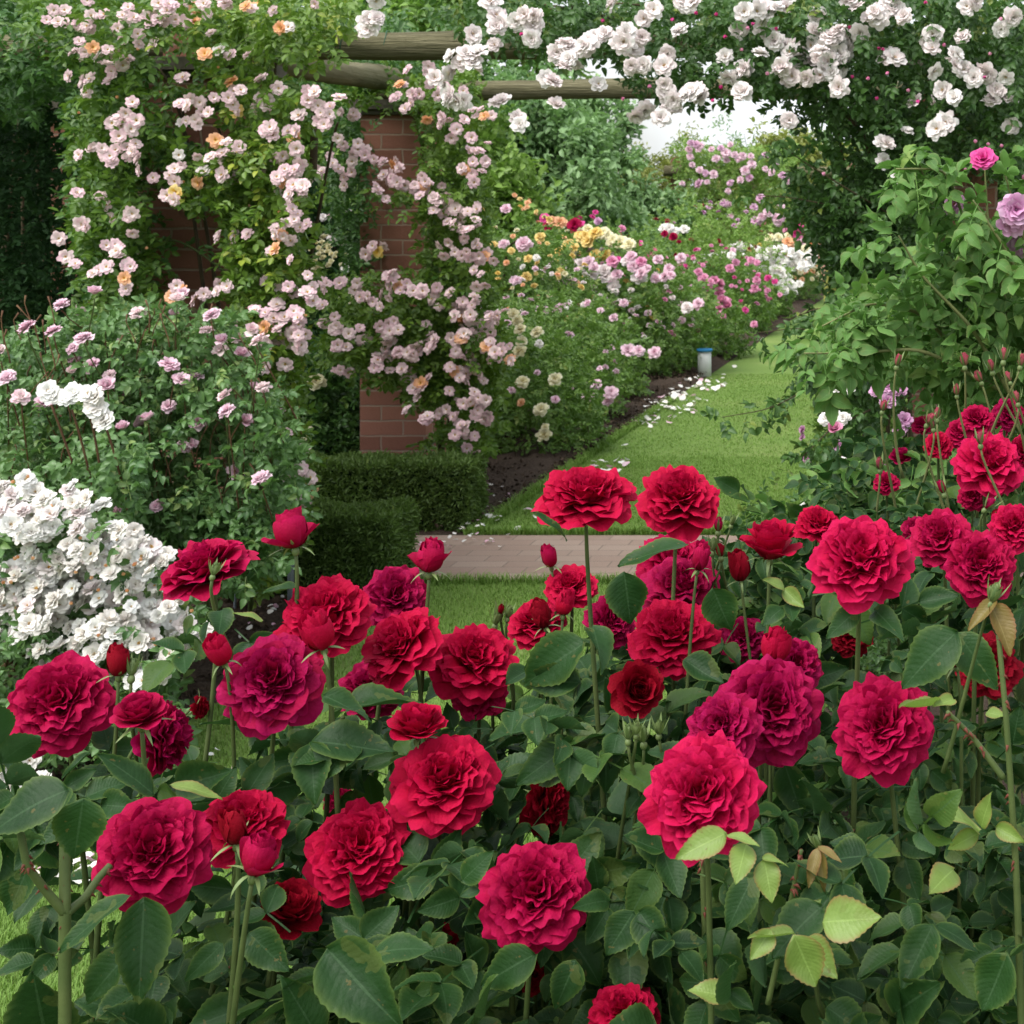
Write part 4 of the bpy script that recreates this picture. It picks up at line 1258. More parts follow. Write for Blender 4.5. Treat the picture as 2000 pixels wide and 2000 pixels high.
z2 = lambda l: S(l, 3.864, 900, 180)
z5 = lambda l: S(l, 2.576, 900, 350)
z6 = lambda l: S(l, 4.293, 1350, 150)
border('border bush of cream roses nodding beside the middle pillar', 985, 9.3, 1.2, .95, 2600, 'leaf_border', [(10, .05, 'double', 'shell')],
       z5([(265, 680, 'cream', .08), (285, 710, 'cream', .08), (300, 760, 'cream', .08), (305, 820, 'cream', .08), (295, 870, 'cream', .1), (385, 775, 'cream', .09), (395, 830, 'purewhite', .06), (310, 1020, 'cream', .09),
           (475, 1010, 'cream', .1), (405, 1160, 'cream', .1), (420, 1290, 'cream', .1, 'open'), (425, 1250, 'cream', .06), (255, 1065, 'shell', .06), (305, 1125, 'apricot', .06), (475, 1110, 'shell', .06)]), dep=1.1, lsize=.055)
border('front border bush with a few flat shell pink roses over dark green leaves', 1130, 10.6, 1.5, .9, 2800, 'leaf_border', [(16, .05, 'double', 'shell')],
       z5([(680, 1035, 'shell', .10), (640, 1090, 'shell', .1), (755, 1075, 'shell', .11), (740, 1120, 'shell', .08), (840, 865, 'shell', .11), (895, 865, 'shell', .09), (975, 875, 'shell', .1), (700, 955, 'shell', .05)]), lsize=.055)
border('front border bush sprinkled with blush and pale pink roses', 1060, 12.0, 1.7, 1.05, 3400, 'leaf_border', [(26, .05, 'double', 'white'), (14, .055, 'double', 'shell'), (8, .05, 'double', 'apricot')],
       z5([(400, 655, 'shell', .08), (485, 655, 'shell', .09), (525, 645, 'purewhite', .07), (425, 660, 'shell', .07), (545, 625, 'purewhite', .06), (770, 700, 'shell', .08), (820, 625, 'shell', .08), (285, 510, 'shell', .08), (640, 625, 'shell', .07)]), lsize=.06)
border('border bush of loose apricot and yellow roses behind the middle pillar', 985, 12.6, 1.6, 1.55, 3200, 'leaf_border', [(44, .055, 'double', 'yellow'), (16, .045, 'open', 'apricot'), (20, .05, 'double', 'cream')],
       z2([(125, 760, 'yellow', .09), (150, 885, 'yellow', .08), (200, 800, 'apricot', .05), (405, 780, 'apricot', .05), (505, 835, 'apricot', .06), (345, 885, 'shell', .10), (475, 1150, 'shell', .155), (325, 1150, 'shell', .1), (250, 1150, 'yellow', .07),
           (380, 1200, 'yellow', .07), (395, 1090, 'apricot', .05), (600, 1100, 'yellow', .1), (510, 1260, 'yellow', .08), (570, 1250, 'purewhite', .07), (345, 1290, 'apricot', .06), (410, 1425, 'shell', .1), (495, 1400, 'yellow', .1), (470, 1320, 'purewhite', .06)]), kd=11.9)
border('border bush topped with large golden yellow roses', 1160, 14.6, 1.9, 1.32, 3000, 'leaf_border', [(28, .06, 'double', 'yellow'), (22, .05, 'double', 'cream')],
       z2([(905, 1100, 'yellow', .15), (965, 1130, 'yellow', .17), (940, 1090, 'yellow', .14), (1020, 1070, 'yellow', .16), (1075, 1070, 'cream', .17), (960, 1040, 'cream', .12), (1105, 1085, 'cream', .13), (1155, 1130, 'cream', .17), (1205, 1140, 'cream', .16),
           (1270, 1155, 'cream', .15), (820, 1155, 'yellow', .15), (850, 1170, 'yellow', .13), (1020, 1240, 'yellow', .14), (1095, 1230, 'yellow', .13), (740, 1205, 'yellow', .1), (860, 1210, 'purewhite', .1), (700, 980, 'apricot', .13), (750, 990, 'apricot', .14)]), kd=13.8)
border('border bush of magenta roses behind the golden ones', 1110, 17.0, 1.9, 1.42, 2200, 'leaf_border', [(14, .07, 'double', 'hotpink')],
       z2([(635, 955, 'hotpink', .13), (660, 1010, 'magenta', .12), (860, 1010, 'magenta', .19), (900, 1020, 'hotpink', .15), (1015, 910, 'hotpink', .07), (1035, 975, 'lilac', .1), (1215, 1035, 'rosepink', .1), (1190, 1080, 'magenta', .08),
           (1345, 1155, 'hotpink', .12), (1445, 1210, 'hotpink', .15), (1415, 1260, 'hotpink', .15), (1540, 1070, 'magenta', .09), (1605, 1095, 'magenta', .11)]), kd=15.6)
border('border bush covered in blush and lilac pink roses in mid border', 1230, 14.0, 1.9, 1.08, 3400, 'leaf_border', [(34, .07, 'double', 'shell'), (24, .07, 'double', 'white'), (16, .06, 'double', 'rosepink')],
       z2([(1290, 1250, 'shell', .13), (1360, 1285, 'rosepink', .12), (1300, 1320, 'shell', .13), (1365, 1370, 'shell', .13), (1345, 1405, 'white', .16), (1100, 1400, 'white', .13), (1085, 1350, 'white', .13), (905, 1310, 'white', .15), (950, 1330, 'white', .14),
           (985, 1380, 'white', .15), (970, 1285, 'shell', .12), (1145, 1285, 'rosepink', .13), (1185, 1265, 'hotpink', .07), (1180, 1380, 'shell', .12), (1010, 1330, 'shell', .12), (1570, 1335, 'shell', .11), (1660, 1255, 'shell', .11), (1490, 1270, 'shell', .11),
           (1470, 1410, 'shell', .11), (1545, 1395, 'shell', .12), (1585, 1385, 'shell', .1), (800, 1385, 'white', .12), (765, 1420, 'shell', .12), (1245, 1280, 'white', .1), (1405, 1335, 'shell', .1)])+
       z5([(770, 540, 'white', .13), (555, 520, 'shell', .12), (520, 500, 'shell', .11), (1195, 630, 'shell', .13), (1140, 650, 'white', .13)]), kd=13.1)
border('border bush of globed mauve pink roses near the lawn edge', 1370, 15.6, 1.5, 1.0, 2800, 'leaf_border', [(16, .06, 'cup', 'rosepink'), (10, .05, 'double', 'shell')],
       z5([(1245, 550, 'rosepink', .14, 'cup'), (1275, 515, 'rosepink', .13, 'cup'), (1300, 530, 'rosepink', .14, 'cup'), (1300, 575, 'rosepink', .15, 'cup'), (1225, 495, 'rosepink', .1), (1315, 615, 'rosepink', .16, 'cup'), (1345, 640, 'rosepink', .15, 'cup'),
           (1300, 650, 'rosepink', .11, 'cup'), (1320, 690, 'rosepink', .08), (1475, 730, 'rosepink', .09), (1430, 660, 'hotpink', .08), (1255, 520, 'rosepink', .1), (1195, 470, 'rosepink', .1), (1110, 400, 'shell', .12), (1215, 500, 'rosepink', .11)]), kd=14.9)
border('border bush sprinkled with small bright pink roses', 1445, 18.5, 1.5, 1.05, 2400, 'leaf_border', [(60, .065, 'double', 'rosepink'), (14, .06, 'double', 'hotpink')],
       z6([(325, 1610, 'rosepink', .12), (375, 1560, 'rosepink', .11), (550, 1560, 'rosepink', .1), (550, 1710, 'rosepink', .12), (530, 1775, 'rosepink', .12), (645, 1690, 'hotpink', .1), (700, 1720, 'hotpink', .09), (640, 1795, 'rosepink', .09), (745, 1830, 'rosepink', .07),
           (500, 1540, 'rosepink', .11), (335, 1500, 'purewhite', .12), (350, 1455, 'shell', .09)]), kd=17.6)
border('border bush heaped with white roses at the far end of the lawn', 1530, 21.5, 1.7, 1.0, 2200, 'leaf_border', [(70, .12, 'double', 'purewhite')],
       z6([(675, 1460, 'purewhite', .2), (760, 1450, 'purewhite', .19), (860, 1480, 'purewhite', .2), (910, 1520, 'purewhite', .2), (770, 1550, 'purewhite', .22), (700, 1630, 'purewhite', .2), (740, 1640, 'purewhite', .2), (860, 1590, 'purewhite', .2), (940, 1590, 'purewhite', .2), (1010, 1500, 'purewhite', .2),
           (1010, 1560, 'purewhite', .18), (590, 1510, 'purewhite', .19), (690, 1550, 'purewhite', .16), (600, 1620, 'purewhite', .16), (830, 1730, 'purewhite', .14), (910, 1740, 'purewhite', .13), (760, 1800, 'purewhite', .13)]), kd=20.4)
border('border bush of peach and cream roses beyond the white ones', 1560, 25.5, 2.0, 1.12, 1800, 'leaf_border', [(30, .12, 'double', 'apricot'), (34, .12, 'double', 'cream')],
       z6([(510, 1445, 'yellow', .2), (565, 1425, 'yellow', .14), (660, 1360, 'cream', .19), (730, 1350, 'cream', .18), (810, 1390, 'apricot', .2), (820, 1330, 'cream', .17), (640, 1430, 'apricot', .17), (930, 1400, 'shell', .18), (1000, 1400, 'apricot', .17), (960, 1440, 'cream', .17), (830, 1430, 'apricot', .14)]), kd=23.6)
border('border bush of bright pink roses at the far end of the border', 1585, 28.5, 2.0, 1.3, 1600, 'leaf_border', [(30, .12, 'double', 'hotpink')],
       z6([(885, 1255, 'hotpink', .2), (940, 1290, 'hotpink', .2), (1030, 1280, 'hotpink', .22), (1055, 1250, 'rosepink', .18), (800, 1300, 'rosepink', .18), (870, 1320, 'hotpink', .18), (1015, 1350, 'hotpink', .22), (910, 1365, 'rosepink', .18), (1085, 1415, 'hotpink', .14), (1075, 1355, 'hotpink', .14)]), kd=27)
border('leafy light green bush in the middle of the border', 1345, 20.0, 2.2, 1.55, 2600, 'leaf_border2', [(18, .07, 'double', 'magenta')], z2([(1530, 1030, 'purewhite', .14), (1575, 1030, 'purewhite', .16), (1620, 1050, 'purewhite', .14), (1690, 1040, 'purewhite', .14)]), kd=18.7)
border('bright green bush under the far pergola', 1400, 23.5, 2.2, 1.62, 2400, 'leaf_border2', [(10, .09, 'double', 'lilac')])
border('low green bush in the back row behind the yellow roses', 1000, 16.5, 2.6, 1.4, 2600, 'leaf_border', [(12, .06, 'double', 'apricot')])
border('lush bush with white and cream roses seen between the two pillars', 655, 11.5, 1.7, 1.25, 2800, 'leaf_border', [(24, .07, 'double', 'cream'), (14, .07, 'open', 'white')],
       [(640+20*rng.normal(), 495+12*rng.normal(), 'cream', .055, 'cup') for _ in range(26)]+[(675, 525, 'purewhite', .08), (650, 465, 'white', .09), (670, 475, 'shell', .08), (690, 585, 'cream', .09), (680, 372, 'white', .06), (630, 425, 'white', .07), (645, 422, 'shell', .06)], lsize=.06, kd=10.8)
border('tall light green bush rising behind the gap between the pillars', 630, 13.5, 2.2, 2.05, 3000, 'leaf_border2', [(30, .06, 'double', 'white')], lsize=.07)
border('dark bush with two pale yellow roses behind the yew hedge', 640, 8.3, .62, .78, 1700, 'leaf_climb2', [], [(618, 746, 'cream', .105, 'double'), (594, 846, 'cream', .10, 'double')], dep=.6, lsize=.062, kd=7.62)
border('shaded bush in the dark gap left of the middle pillar', 520, 8.9, 1.5, .85, 2200, 'leaf_shade', [(5, .05, 'open', 'pink')], lsize=.065)

# right hand border along the lawn
border('low dark bush with white and mauve roses at right lawn edge', 1660, 4.9, .62, .62, 1700, 'leaf_ramble', [(10, .04, 'open', 'purewhite'), (6, .04, 'double', 'lilac')],
       S([(425, 1155, 'purewhite', .035, 'open'), (475, 1165, 'purewhite', .03), (370, 1295, 'purewhite', .04), (425, 1285, 'purewhite', .035), (450, 1290, 'purewhite', .04), (405, 1340, 'rosepink', .05, 'cup'), (420, 1410, 'lilac', .036, 'cup'), (595, 1165, 'lilac', .04), (650, 1150, 'lilac', .045),
          (645, 1215, 'lilac', .045), (700, 1160, 'lilac', .045), (440, 1500, 'purewhite', .05, 'open'), (490, 1545, 'lilac', .035), (720, 1300, 'lilac', .045), (700, 1350, 'lilac', .04), (620, 1475, 'lilac', .035)], 2.273, 1450, 250), dep=.6, lsize=.042, kd=3.55)
t, _, _ = mound('low dark bush of small leaves spilling over the right lawn edge', 'shrub', 'shrub', P(1540, 900, 3.75)[0], 3.75, .62, .7, .86, 2300, .034, 'leaf_ramble', tpls=C_LO, up=.6)
border('mauve flowered bush farther along the right lawn edge', 1730, 7.5, .9, .85, 1700, 'leaf_border', [(16, .05, 'double', 'lilac'), (14, .05, 'open', 'purewhite')])
border('green bush beyond the pergola on the right of the lawn', 1790, 10.5, 1.1, 1.1, 1700, 'leaf_border', [(18, .06, 'double', 'rosepink')])
border('pink flowered bush far along the right of the lawn', 1800, 15, 1.6, 1.2, 1700, 'leaf_border', [(30, .07, 'double', 'rosepink'), (8, .07, 'double', 'yellow')])
border('bush dotted with orange roses far along the right of the lawn', 1770, 21, 1.8, 1.1, 1500, 'leaf_border', [(24, .09, 'double', 'apricot')])


def tree(label, name, x, y, h, crown_w, crown_z, n, lsize, mat, tpls=LO, seed=0, ragged=.35, trunk=.10, group=None, thin=0):
    """tapered trunk, limbs, and a crown of leaf clumps that stand apart"""
    g = np.random.default_rng(seed)
    t = thing(name, label, 'tree', (x, y, 0), group)
    tips = []
    parts = []
    base = np.array((x, y, -.05))
    top = np.array((x+g.normal()*.15, y, h*.8))
    tr = hermite(base, np.array((g.normal()*.3, 0, h*.5)), top, np.array((g.normal()*.4, g.normal()*.4, h*.4)), 14)
    V, T, L = tube(tr, np.linspace(trunk, trunk*.2, 14), 8)
    mk('trunk', V, T, M['stem_brown'], L, parent=t)
    for i in range(26):
        k = int(3+10*g.random())
        a = g.random()*6.28
        rr = crown_w/2*(.55+.45*g.random())
        q = np.array((x+math.cos(a)*rr, y+math.sin(a)*rr, crown_z+(h-crown_z)*(.05+.9*g.random())))
        f = 1-.55*max(0, (q[2]-crown_z)/(h-crown_z)-.45)/.55
        q[:2] = np.array((x, y))+(q[:2]-np.array((x, y)))*f
        c = hermite(tr[k], np.array((0, 0, .3*h*.3)), q, (q-tr[k])*.4+np.array((0, 0, -.1)), 8)
        parts.append(tube(c, np.linspace(trunk*.35, trunk*.06, 8), 5))
        tips += [c[4], c[6], c[7], c[7]+g.normal(size=3)*.2]
    V, T, L, _ = merge(parts)
    mk('limbs', V, T, M['stem_brown'], L, parent=t)
    tips = np.array(tips)
    cl = tips[g.integers(0, len(tips), n//40)]+g.normal(size=(n//40, 3))*crown_w*.07
    cs = crown_w*(.05+.06*g.random(len(cl)))
    j = g.integers(0, len(cl), n)
    v = unit(g.normal(size=(n, 3)))*(g.random(n)**.4)[:, None]
    pos = cl[j]+v*cs[j][:, None]
    pos[:, 2] = np.maximum(pos[:, 2], .05)
    outs = unit(v+unit(pos-np.array((x, y, crown_z+(h-crown_z)*.4)))*.8+np.array((0, 0, .3)))
    rnd = np.clip(.25+.35*g.random(len(cl))[j]+.4*g.random(n), 0, 1)
    V, T, L, _ = leaf_cloud(pos, tpls, lsize, outs=outs, droop=.3, rnd=rnd)
    mk('crown', V, T, M[mat], L, parent=t)
    return t


def at(px, d):
    return (px-CX)/F0*d


tree('big grey green willowy tree behind the border', 'willow_tree', at(1085, 21), 21, 3.2, 2.9, .4, 26000, .12, 'leaf_willow', NARROW+LO, 3)
tree('second grey green tree just right of the big willowy one, thinner top', 'willow_tree', at(1185, 24), 24, 3.1, 2.2, .5, 13000, .12, 'leaf_willow', NARROW+LO, 4)
tree('olive green rounded tree between willowy tree and far pergola', 'rounded_tree', at(1290, 26), 26, 2.45, 2.3, .3, 18000, .085, 'leaf_olive', NARROW, 5)
tree('wispy pale tree crossing the strip of sky', 'wispy_tree', at(1440, 30), 30, 3.2, 2.6, 1.5, 640, .10, 'leaf_willow', NARROW, 6, trunk=.04)
tree('bright olive tree behind the far pergola at right', 'rounded_tree', at(1535, 36), 36, 3.2, 3.4, .8, 13000, .15, 'leaf_olive', NARROW+LO, 7)
tree('dull green tree far right behind the pergola pillars', 'broad_tree', at(1660, 38), 38, 3.3, 3.6, .8, 13000, .16, 'leaf_olive', LO, 8)
tree('light green tree seen above the gap between the pillars', 'broad_tree', at(640, 17), 17, 3.3, 2.8, .5, 15000, .11, 'leaf_border2', LO, 9)
tree('mid green tree behind the middle pillar top', 'broad_tree', at(860, 18), 18, 3.1, 2.4, .5, 12000, .11, 'leaf_border2', LO, 10)
tree('tall tree at the far left of the garden, leaves darkened for shade', 'shade_coloured_tree', at(330, 11.5), 11.5, 3.6, 3.0, .2, 19000, .10, 'leaf_shade', LO, 11, trunk=.14)  # deep shade is put into the leaf colour
tree('tree beside the tall one at far left, leaves darkened for shade', 'shade_coloured_tree', at(20, 11.0), 11.0, 3.4, 2.8, .2, 16000, .10, 'leaf_shade', LO, 12, trunk=.14)  # same shade-dark leaf colour as the taller tree
tree('dark green tree at far right behind the rambler', 'broad_tree', at(1960, 12), 12, 3.6, 2.6, .6, 15000, .10, 'leaf_ramble', LO, 13, trunk=.12)
tree('green tree high beyond the left pergola bay', 'broad_tree', at(835, 27), 27, 6.4, 4.4, .8, 17000, .17, 'leaf_border', LO, 14, trunk=.14)

# the pink rambler over the far log beam
t8 = thing('climbing_rose', 'mauve pink rambler over the far log beam under the strip of sky', 'climbing rose', (at(1380, 25), 24.8, 0))
pos = np.concatenate([region([(1310, 275), (1500, 300), (1545, 330), (1530, 470), (1400, 500), (1330, 440)], 24, 25.4, 1500), region([(1330, 270), (1560, 290), (1560, 350), (1330, 340)], 24.3, 25.5, 600)])
foliage(t8, pos, C_LO, .10, 'leaf_border2')
stems(t8, 4, [(at(1360, 25), 25, 0), (at(1520, 25), 25, 0)], pos[::50], .02, 'stem_brown')
its = []
for x, y in z6([(0, 560), (40, 570), (80, 580), (170, 610), (290, 640), (365, 660), (510, 735), (500, 670), (620, 660), (185, 820), (70, 900), (120, 810), (135, 885), (455, 790), (490, 850), (765, 830), (330, 890), (210, 690), (150, 1090), (275, 1060), (310, 960), (525, 1100), (580, 1020), (590, 1180), (540, 1210),
                (715, 1185), (750, 1190), (650, 1140), (400, 690), (430, 665), (700, 720), (75, 785), (60, 610), (250, 600), (330, 570)]):
    its.append((P(x, y, 23.9), (rng.normal()*.3, -.8, .5), .11+.08*rng.random(), 'double', 'shell' if rng.random() < .55 else 'mauve'))
for p in region([(1310, 285), (1400, 290), (1540, 330), (1530, 460), (1400, 490), (1340, 440)], 23.9, 24, 16):
    its.append((p, (rng.normal()*.3, -.8, .5), .09+.07*rng.random(), 'double', 'shell'))
flowers(t8, its, 60)


# ------------------------------------------------------------------ two visitors far down the lawn
def skin_body(name, verts, edges, radii, mat, parent, levels=2):
    me = bpy.data.meshes.new(name)
    me.from_pydata([tuple(v) for v in verts], edges, [])
    o = link(bpy.data.objects.new(name, me), parent)
    sk = o.modifiers.new('skin', 'SKIN')
    for i, r in enumerate(radii):
        me.skin_vertices[0].data[i].radius = (r, r*.8) if np.isscalar(r) else r
    me.skin_vertices[0].data[0].use_root = True
    ss = o.modifiers.new('sub', 'SUBSURF')
    ss.levels = ss.render_levels = levels
    sk.use_smooth_shade = True
    me.materials.append(mat)
    return o


def cloth(name, col):
    t = NT(name)
    n = t.noise(t.obj(), 9.0, 4.0)
    c = t.mix(t.math('MULTIPLY', n, .5), col, tuple(k*.6 for k in col))
    return t.out(t.principled(c, .85, .1))


M['skin'] = cloth('skin_tone', (.46, .27, .19))
M['hair'] = cloth('hair_grey_brown', (.10, .07, .05))
M['blue_cloth'] = cloth('blue_cloth', (.025, .07, .30))
M['navy_cloth'] = cloth('navy_cloth', (.02, .035, .11))
M['white_cloth'] = cloth('white_cloth', (.70, .76, .84))
M['lime_cloth'] = cloth('olive_cloth', (.36, .36, .10))


def person(label, x, y, top, leg, legcol_len, yaw, swing):
    t = thing('person', label, 'person', (x, y, 0), 'visitors on the far lawn')
    t.rotation_euler = (0, 0, yaw)
    V = [(0, 0, .93), (0, 0, 1.06), (0, 0, 1.22), (0, 0, 1.37), (0, .005, 1.45), (0, 0, 1.51), (0, -.018, 1.565), (0, -.012, 1.64), (0, 0, 1.70), (0, .005, 1.74),
         (.095, 0, .84), (.105, -swing*.5, .50), (.105, -swing*.6+.05, .09), (.108, -swing*.6-.10, .035),
         (-.095, 0, .84), (-.105, swing*.5, .50), (-.105, swing*.6+.05, .09), (-.108, swing*.6-.10, .035),
         (.19, 0, 1.385), (.235, .03, 1.12), (.24, -.07, .90), (.243, -.09, .845), (-.19, 0, 1.385), (-.235, .03, 1.12), (-.24, -.07, .90), (-.243, -.09, .845)]
    E = [(0, 1), (1, 2), (2, 3), (3, 4), (4, 5), (5, 6), (6, 7), (7, 8), (8, 9), (0, 10), (10, 11), (11, 12), (12, 13), (0, 14), (14, 15), (15, 16), (16, 17), (3, 18), (18, 19), (19, 20), (20, 21), (3, 22), (22, 23), (23, 24), (24, 25)]
    R = [(.15, .11), (.135, .10), (.15, .11), (.13, .09), .052, .050, (.062, .075), (.078, .095), (.074, .092), (.045, .055), .085, .058, .040, .030, .085, .058, .040, .030, .055, .042, .028, (.022, .034), .055, .042, .028, (.022, .034)]
    for hv, s in ((21, 1), (25, -1)):
        hx, hy, hz = V[hv]
        for k, (oy, ln) in enumerate(((-.026, .062), (-.009, .072), (.009, .068), (.026, .055))):
            V += [(hx+s*.002, hy+oy, hz-.035), (hx-s*.006, hy+oy-.004, hz-.035-ln)]
            E += [(hv, len(V)-2), (len(V)-2, len(V)-1)]
            R += [.0095, .0075]
        V += [(hx-s*.004, hy-.038, hz+.004), (hx-s*.012, hy-.058, hz-.036)]
        E += [(hv, len(V)-2), (len(V)-2, len(V)-1)]
        R += [.011, .0085]
    skin_body('body', V, E, R, M['skin'], t)
    Vs = [(0, 0, .82), (0, 0, 1.06), (0, 0, 1.22), (0, 0, 1.36), (0, 0, 1.425), (.185, 0, 1.38), (.228, .02, 1.18), (-.185, 0, 1.38), (-.228, .02, 1.18)]
    skin_body('shirt', Vs, [(0, 1), (1, 2), (2, 3), (3, 4), (3, 5), (5, 6), (3, 7), (7, 8)], [(.205, .165), (.175, .135), (.18, .14), (.155, .115), (.075, .07), .078, .072, .078, .072], M[top], t)
    ends = (.10, -swing*.6+.04), (-.10, swing*.6+.04)
    zl = legcol_len
    k = (.93-zl)/.84
    Vt = [(0, 0, .99), (0, 0, .89), (.095, -swing*.1, .76), (.105, -swing*.5*min(1, k*2), max(.5, zl)), (.105, -swing*.6*k+.04*k, zl), (-.095, swing*.1, .76), (-.105, swing*.5*min(1, k*2), max(.5, zl)), (-.105, swing*.6*k+.04*k, zl)]
    if zl > .45:
        Vt[4] = (.106, -swing*.5*min(1, k*2), zl-.03)
        Vt[7] = (-.106, swing*.5*min(1, k*2), zl-.03)
    skin_body('trousers', Vt, [(0, 1), (1, 2), (2, 3), (3, 4), (1, 5), (5, 6), (6, 7)], [(.16, .125), (.165, .13), .105, .085, .075, .105, .085, .075], M[leg], t)
    skin_body('hair', [(0, .045, 1.58), (0, .035, 1.66), (0, .02, 1.73), (0, -.02, 1.765)], [(0, 1), (1, 2), (2, 3)], [(.07, .05), (.092, .08), (.088, .10), (.06, .07)], M['hair'], t)
    for s in (1, -1):
        o = skin_body('shoe', [(s*.112, -s*swing*.6+.07, .045), (s*.115, -s*swing*.6-.02, .045), (s*.118, -s*swing*.6-.13, .035)], [(0, 1), (1, 2)], [.045, .05, .038], M['hair'], t)
    # face
    for s in (1, -1):
        V, T, L = tube([(s*.032, -.088, 1.655), (s*.032, -.101, 1.655)], [.011, .008], 8)
        link(bpy.data.objects.new('eye', mk_mesh('eye', V, T, M['navy_cloth'], L)), t)
    V, T, L = tube([(0, -.095, 1.655), (0, -.122, 1.618), (0, -.10, 1.608)], [.010, .014, .010], 8)
    link(bpy.data.objects.new('nose', mk_mesh('nose', V, T, M['skin'], L)), t)
    V, T, L = tube([(-.026, -.094, 1.578), (0, -.103, 1.574), (.026, -.094, 1.578)], [.005, .008, .005], 8)
    link(bpy.data.objects.new('mouth', mk_mesh('mouth', V, T, M['lip'], L)), t)
    return t


M['lip'] = cloth('lip', (.35, .12, .10))
person('person in a blue top and navy trousers far behind the hanging rambler', at(1698, 15.5), 15.5, 'blue_cloth', 'navy_cloth', .12, .25, .14)
person('person in a pale top and olive shorts beside the one in blue', at(1642, 16.5), 16.5, 'white_cloth', 'lime_cloth', .52, .5, .12)

# ------------------------------------------------------------------ fallen petals
PET = []
for i in range(4):
    g_ = np.random.default_rng(300+i)
    V, T, L = petal(g_, 1, .95, 78, 95, 1, 0, 0, .8, .06, 0, 0, 5, 5)
    V = V-np.array((.5, 0, .08))
    PET.append(mk_mesh('fallen_petal', V, T, M['purewhite' if i else 'shell'], L))


def fallen(lst, label, size, group):
    for p in lst:
        o = bpy.data.objects.new('fallen_petal', PET[int(rng.integers(4))])
        o.location = (p[0], p[1], p[2])
        o.rotation_euler = (rng.normal()*.35, rng.normal()*.35, rng.random()*6.28)
        s = size*(.6+.7*rng.random())
        o.scale = (s, s*(.8+.3*rng.random()), s)
        link(tag(o, label, 'petal', group))


def ground_px(n, poly, z=.022):
    poly = np.array(poly, float)
    lo, hi = poly.min(0), poly.max(0)
    out = []
    while len(out) < n:
        q = lo+(hi-lo)*rng.random((1, 2))
        if in_poly(q, poly)[0]:
            d = F0*(CAMH-z)/(q[0, 1]-CY)
            out.append(((q[0, 0]-CX)/F0*d, d, z))
    return out


g1 = 'white petals fallen along the border'
lb1 = 'fallen white rose petal lying where lawn meets the left border'
fallen(ground_px(85, [(1215, 820), (1260, 780), (1330, 765), (1385, 780), (1370, 800), (1310, 825), (1240, 830)]), lb1, .046, g1)
fallen(ground_px(26, [(1350, 755), (1375, 735), (1420, 745), (1400, 765)]), lb1, .046, g1)
fallen(ground_px(26, [(1240, 790), (1360, 730), (1380, 740), (1290, 800)], .05), lb1, .044, g1)
fallen(ground_px(16, [(1150, 920), (1180, 895), (1240, 890), (1200, 930)]), lb1, .042, g1)
fallen(ground_px(40, [(930, 1050), (1450, 640), (1500, 650), (1250, 900), (1000, 1050)]), lb1, .04, g1)
g2 = 'white petals fallen below the white bush'
lb2 = 'fallen white rose petal on the grass below the white rose bush'
fallen(ground_px(60, [(0, 1640), (60, 1620), (200, 1680), (210, 1740), (60, 1720), (0, 1700)]), lb2, .030, g2)
fallen(ground_px(26, [(60, 1600), (420, 1400), (560, 1440), (300, 1640), (190, 1700)]), lb2, .028, g2)
g3 = 'pale petals fallen on soil by the hedge and paving'
fallen(ground_px(40, [(860, 1060), (950, 1060), (1010, 960), (960, 900), (940, 1000)], .045)+ground_px(10, [(820, 1060), (1000, 1050), (980, 1068), (830, 1072)], .02)+ground_px(12, [(450, 1180), (560, 1150), (520, 1260), (440, 1300)], .045),
       'pale fallen rose petal on dark soil or paving near the yew hedge', .022, g3)

# ------------------------------------------------------------------ the red roses in front
CAM = np.array((0, 0, CAMH))
BUSH = {
    'a': thing('rose_bush', 'red rose bush at the left with crimson blooms over open grass', 'rose bush', (-1.05, 1.55, 0), 'red rose bushes in front'),
    'b': thing('rose_bush', 'red rose bush left of centre with bright red blooms below the nearer hedge', 'rose bush', (-.72, 1.70, 0), 'red rose bushes in front'),
    'c': thing('rose_bush', 'red rose bush in the centre with two tall blooms standing above the paving', 'rose bush', (-.40, 1.62, 0), 'red rose bushes in front'),
    'd': thing('rose_bush', 'red rose bush right of centre with the largest pinkish crimson bloom', 'rose bush', (-.19, 1.55, 0), 'red rose bushes in front'),
    'e': thing('rose_bush', 'red rose bush at the right edge with a cluster of full crimson blooms', 'rose bush', (.02, 1.75, 0), 'red rose bushes in front'),
    'f': thing('rose_bush', 'magenta rose bush with many thin budded stems under the green bush', 'rose bush', (.02, 2.3, 0), 'red rose bushes in front'),
}
MIXM = {'p': 'pinkred', 'r': 'red', 'c': 'crimson', 'm': 'magenta', 'k': 'darkred'}
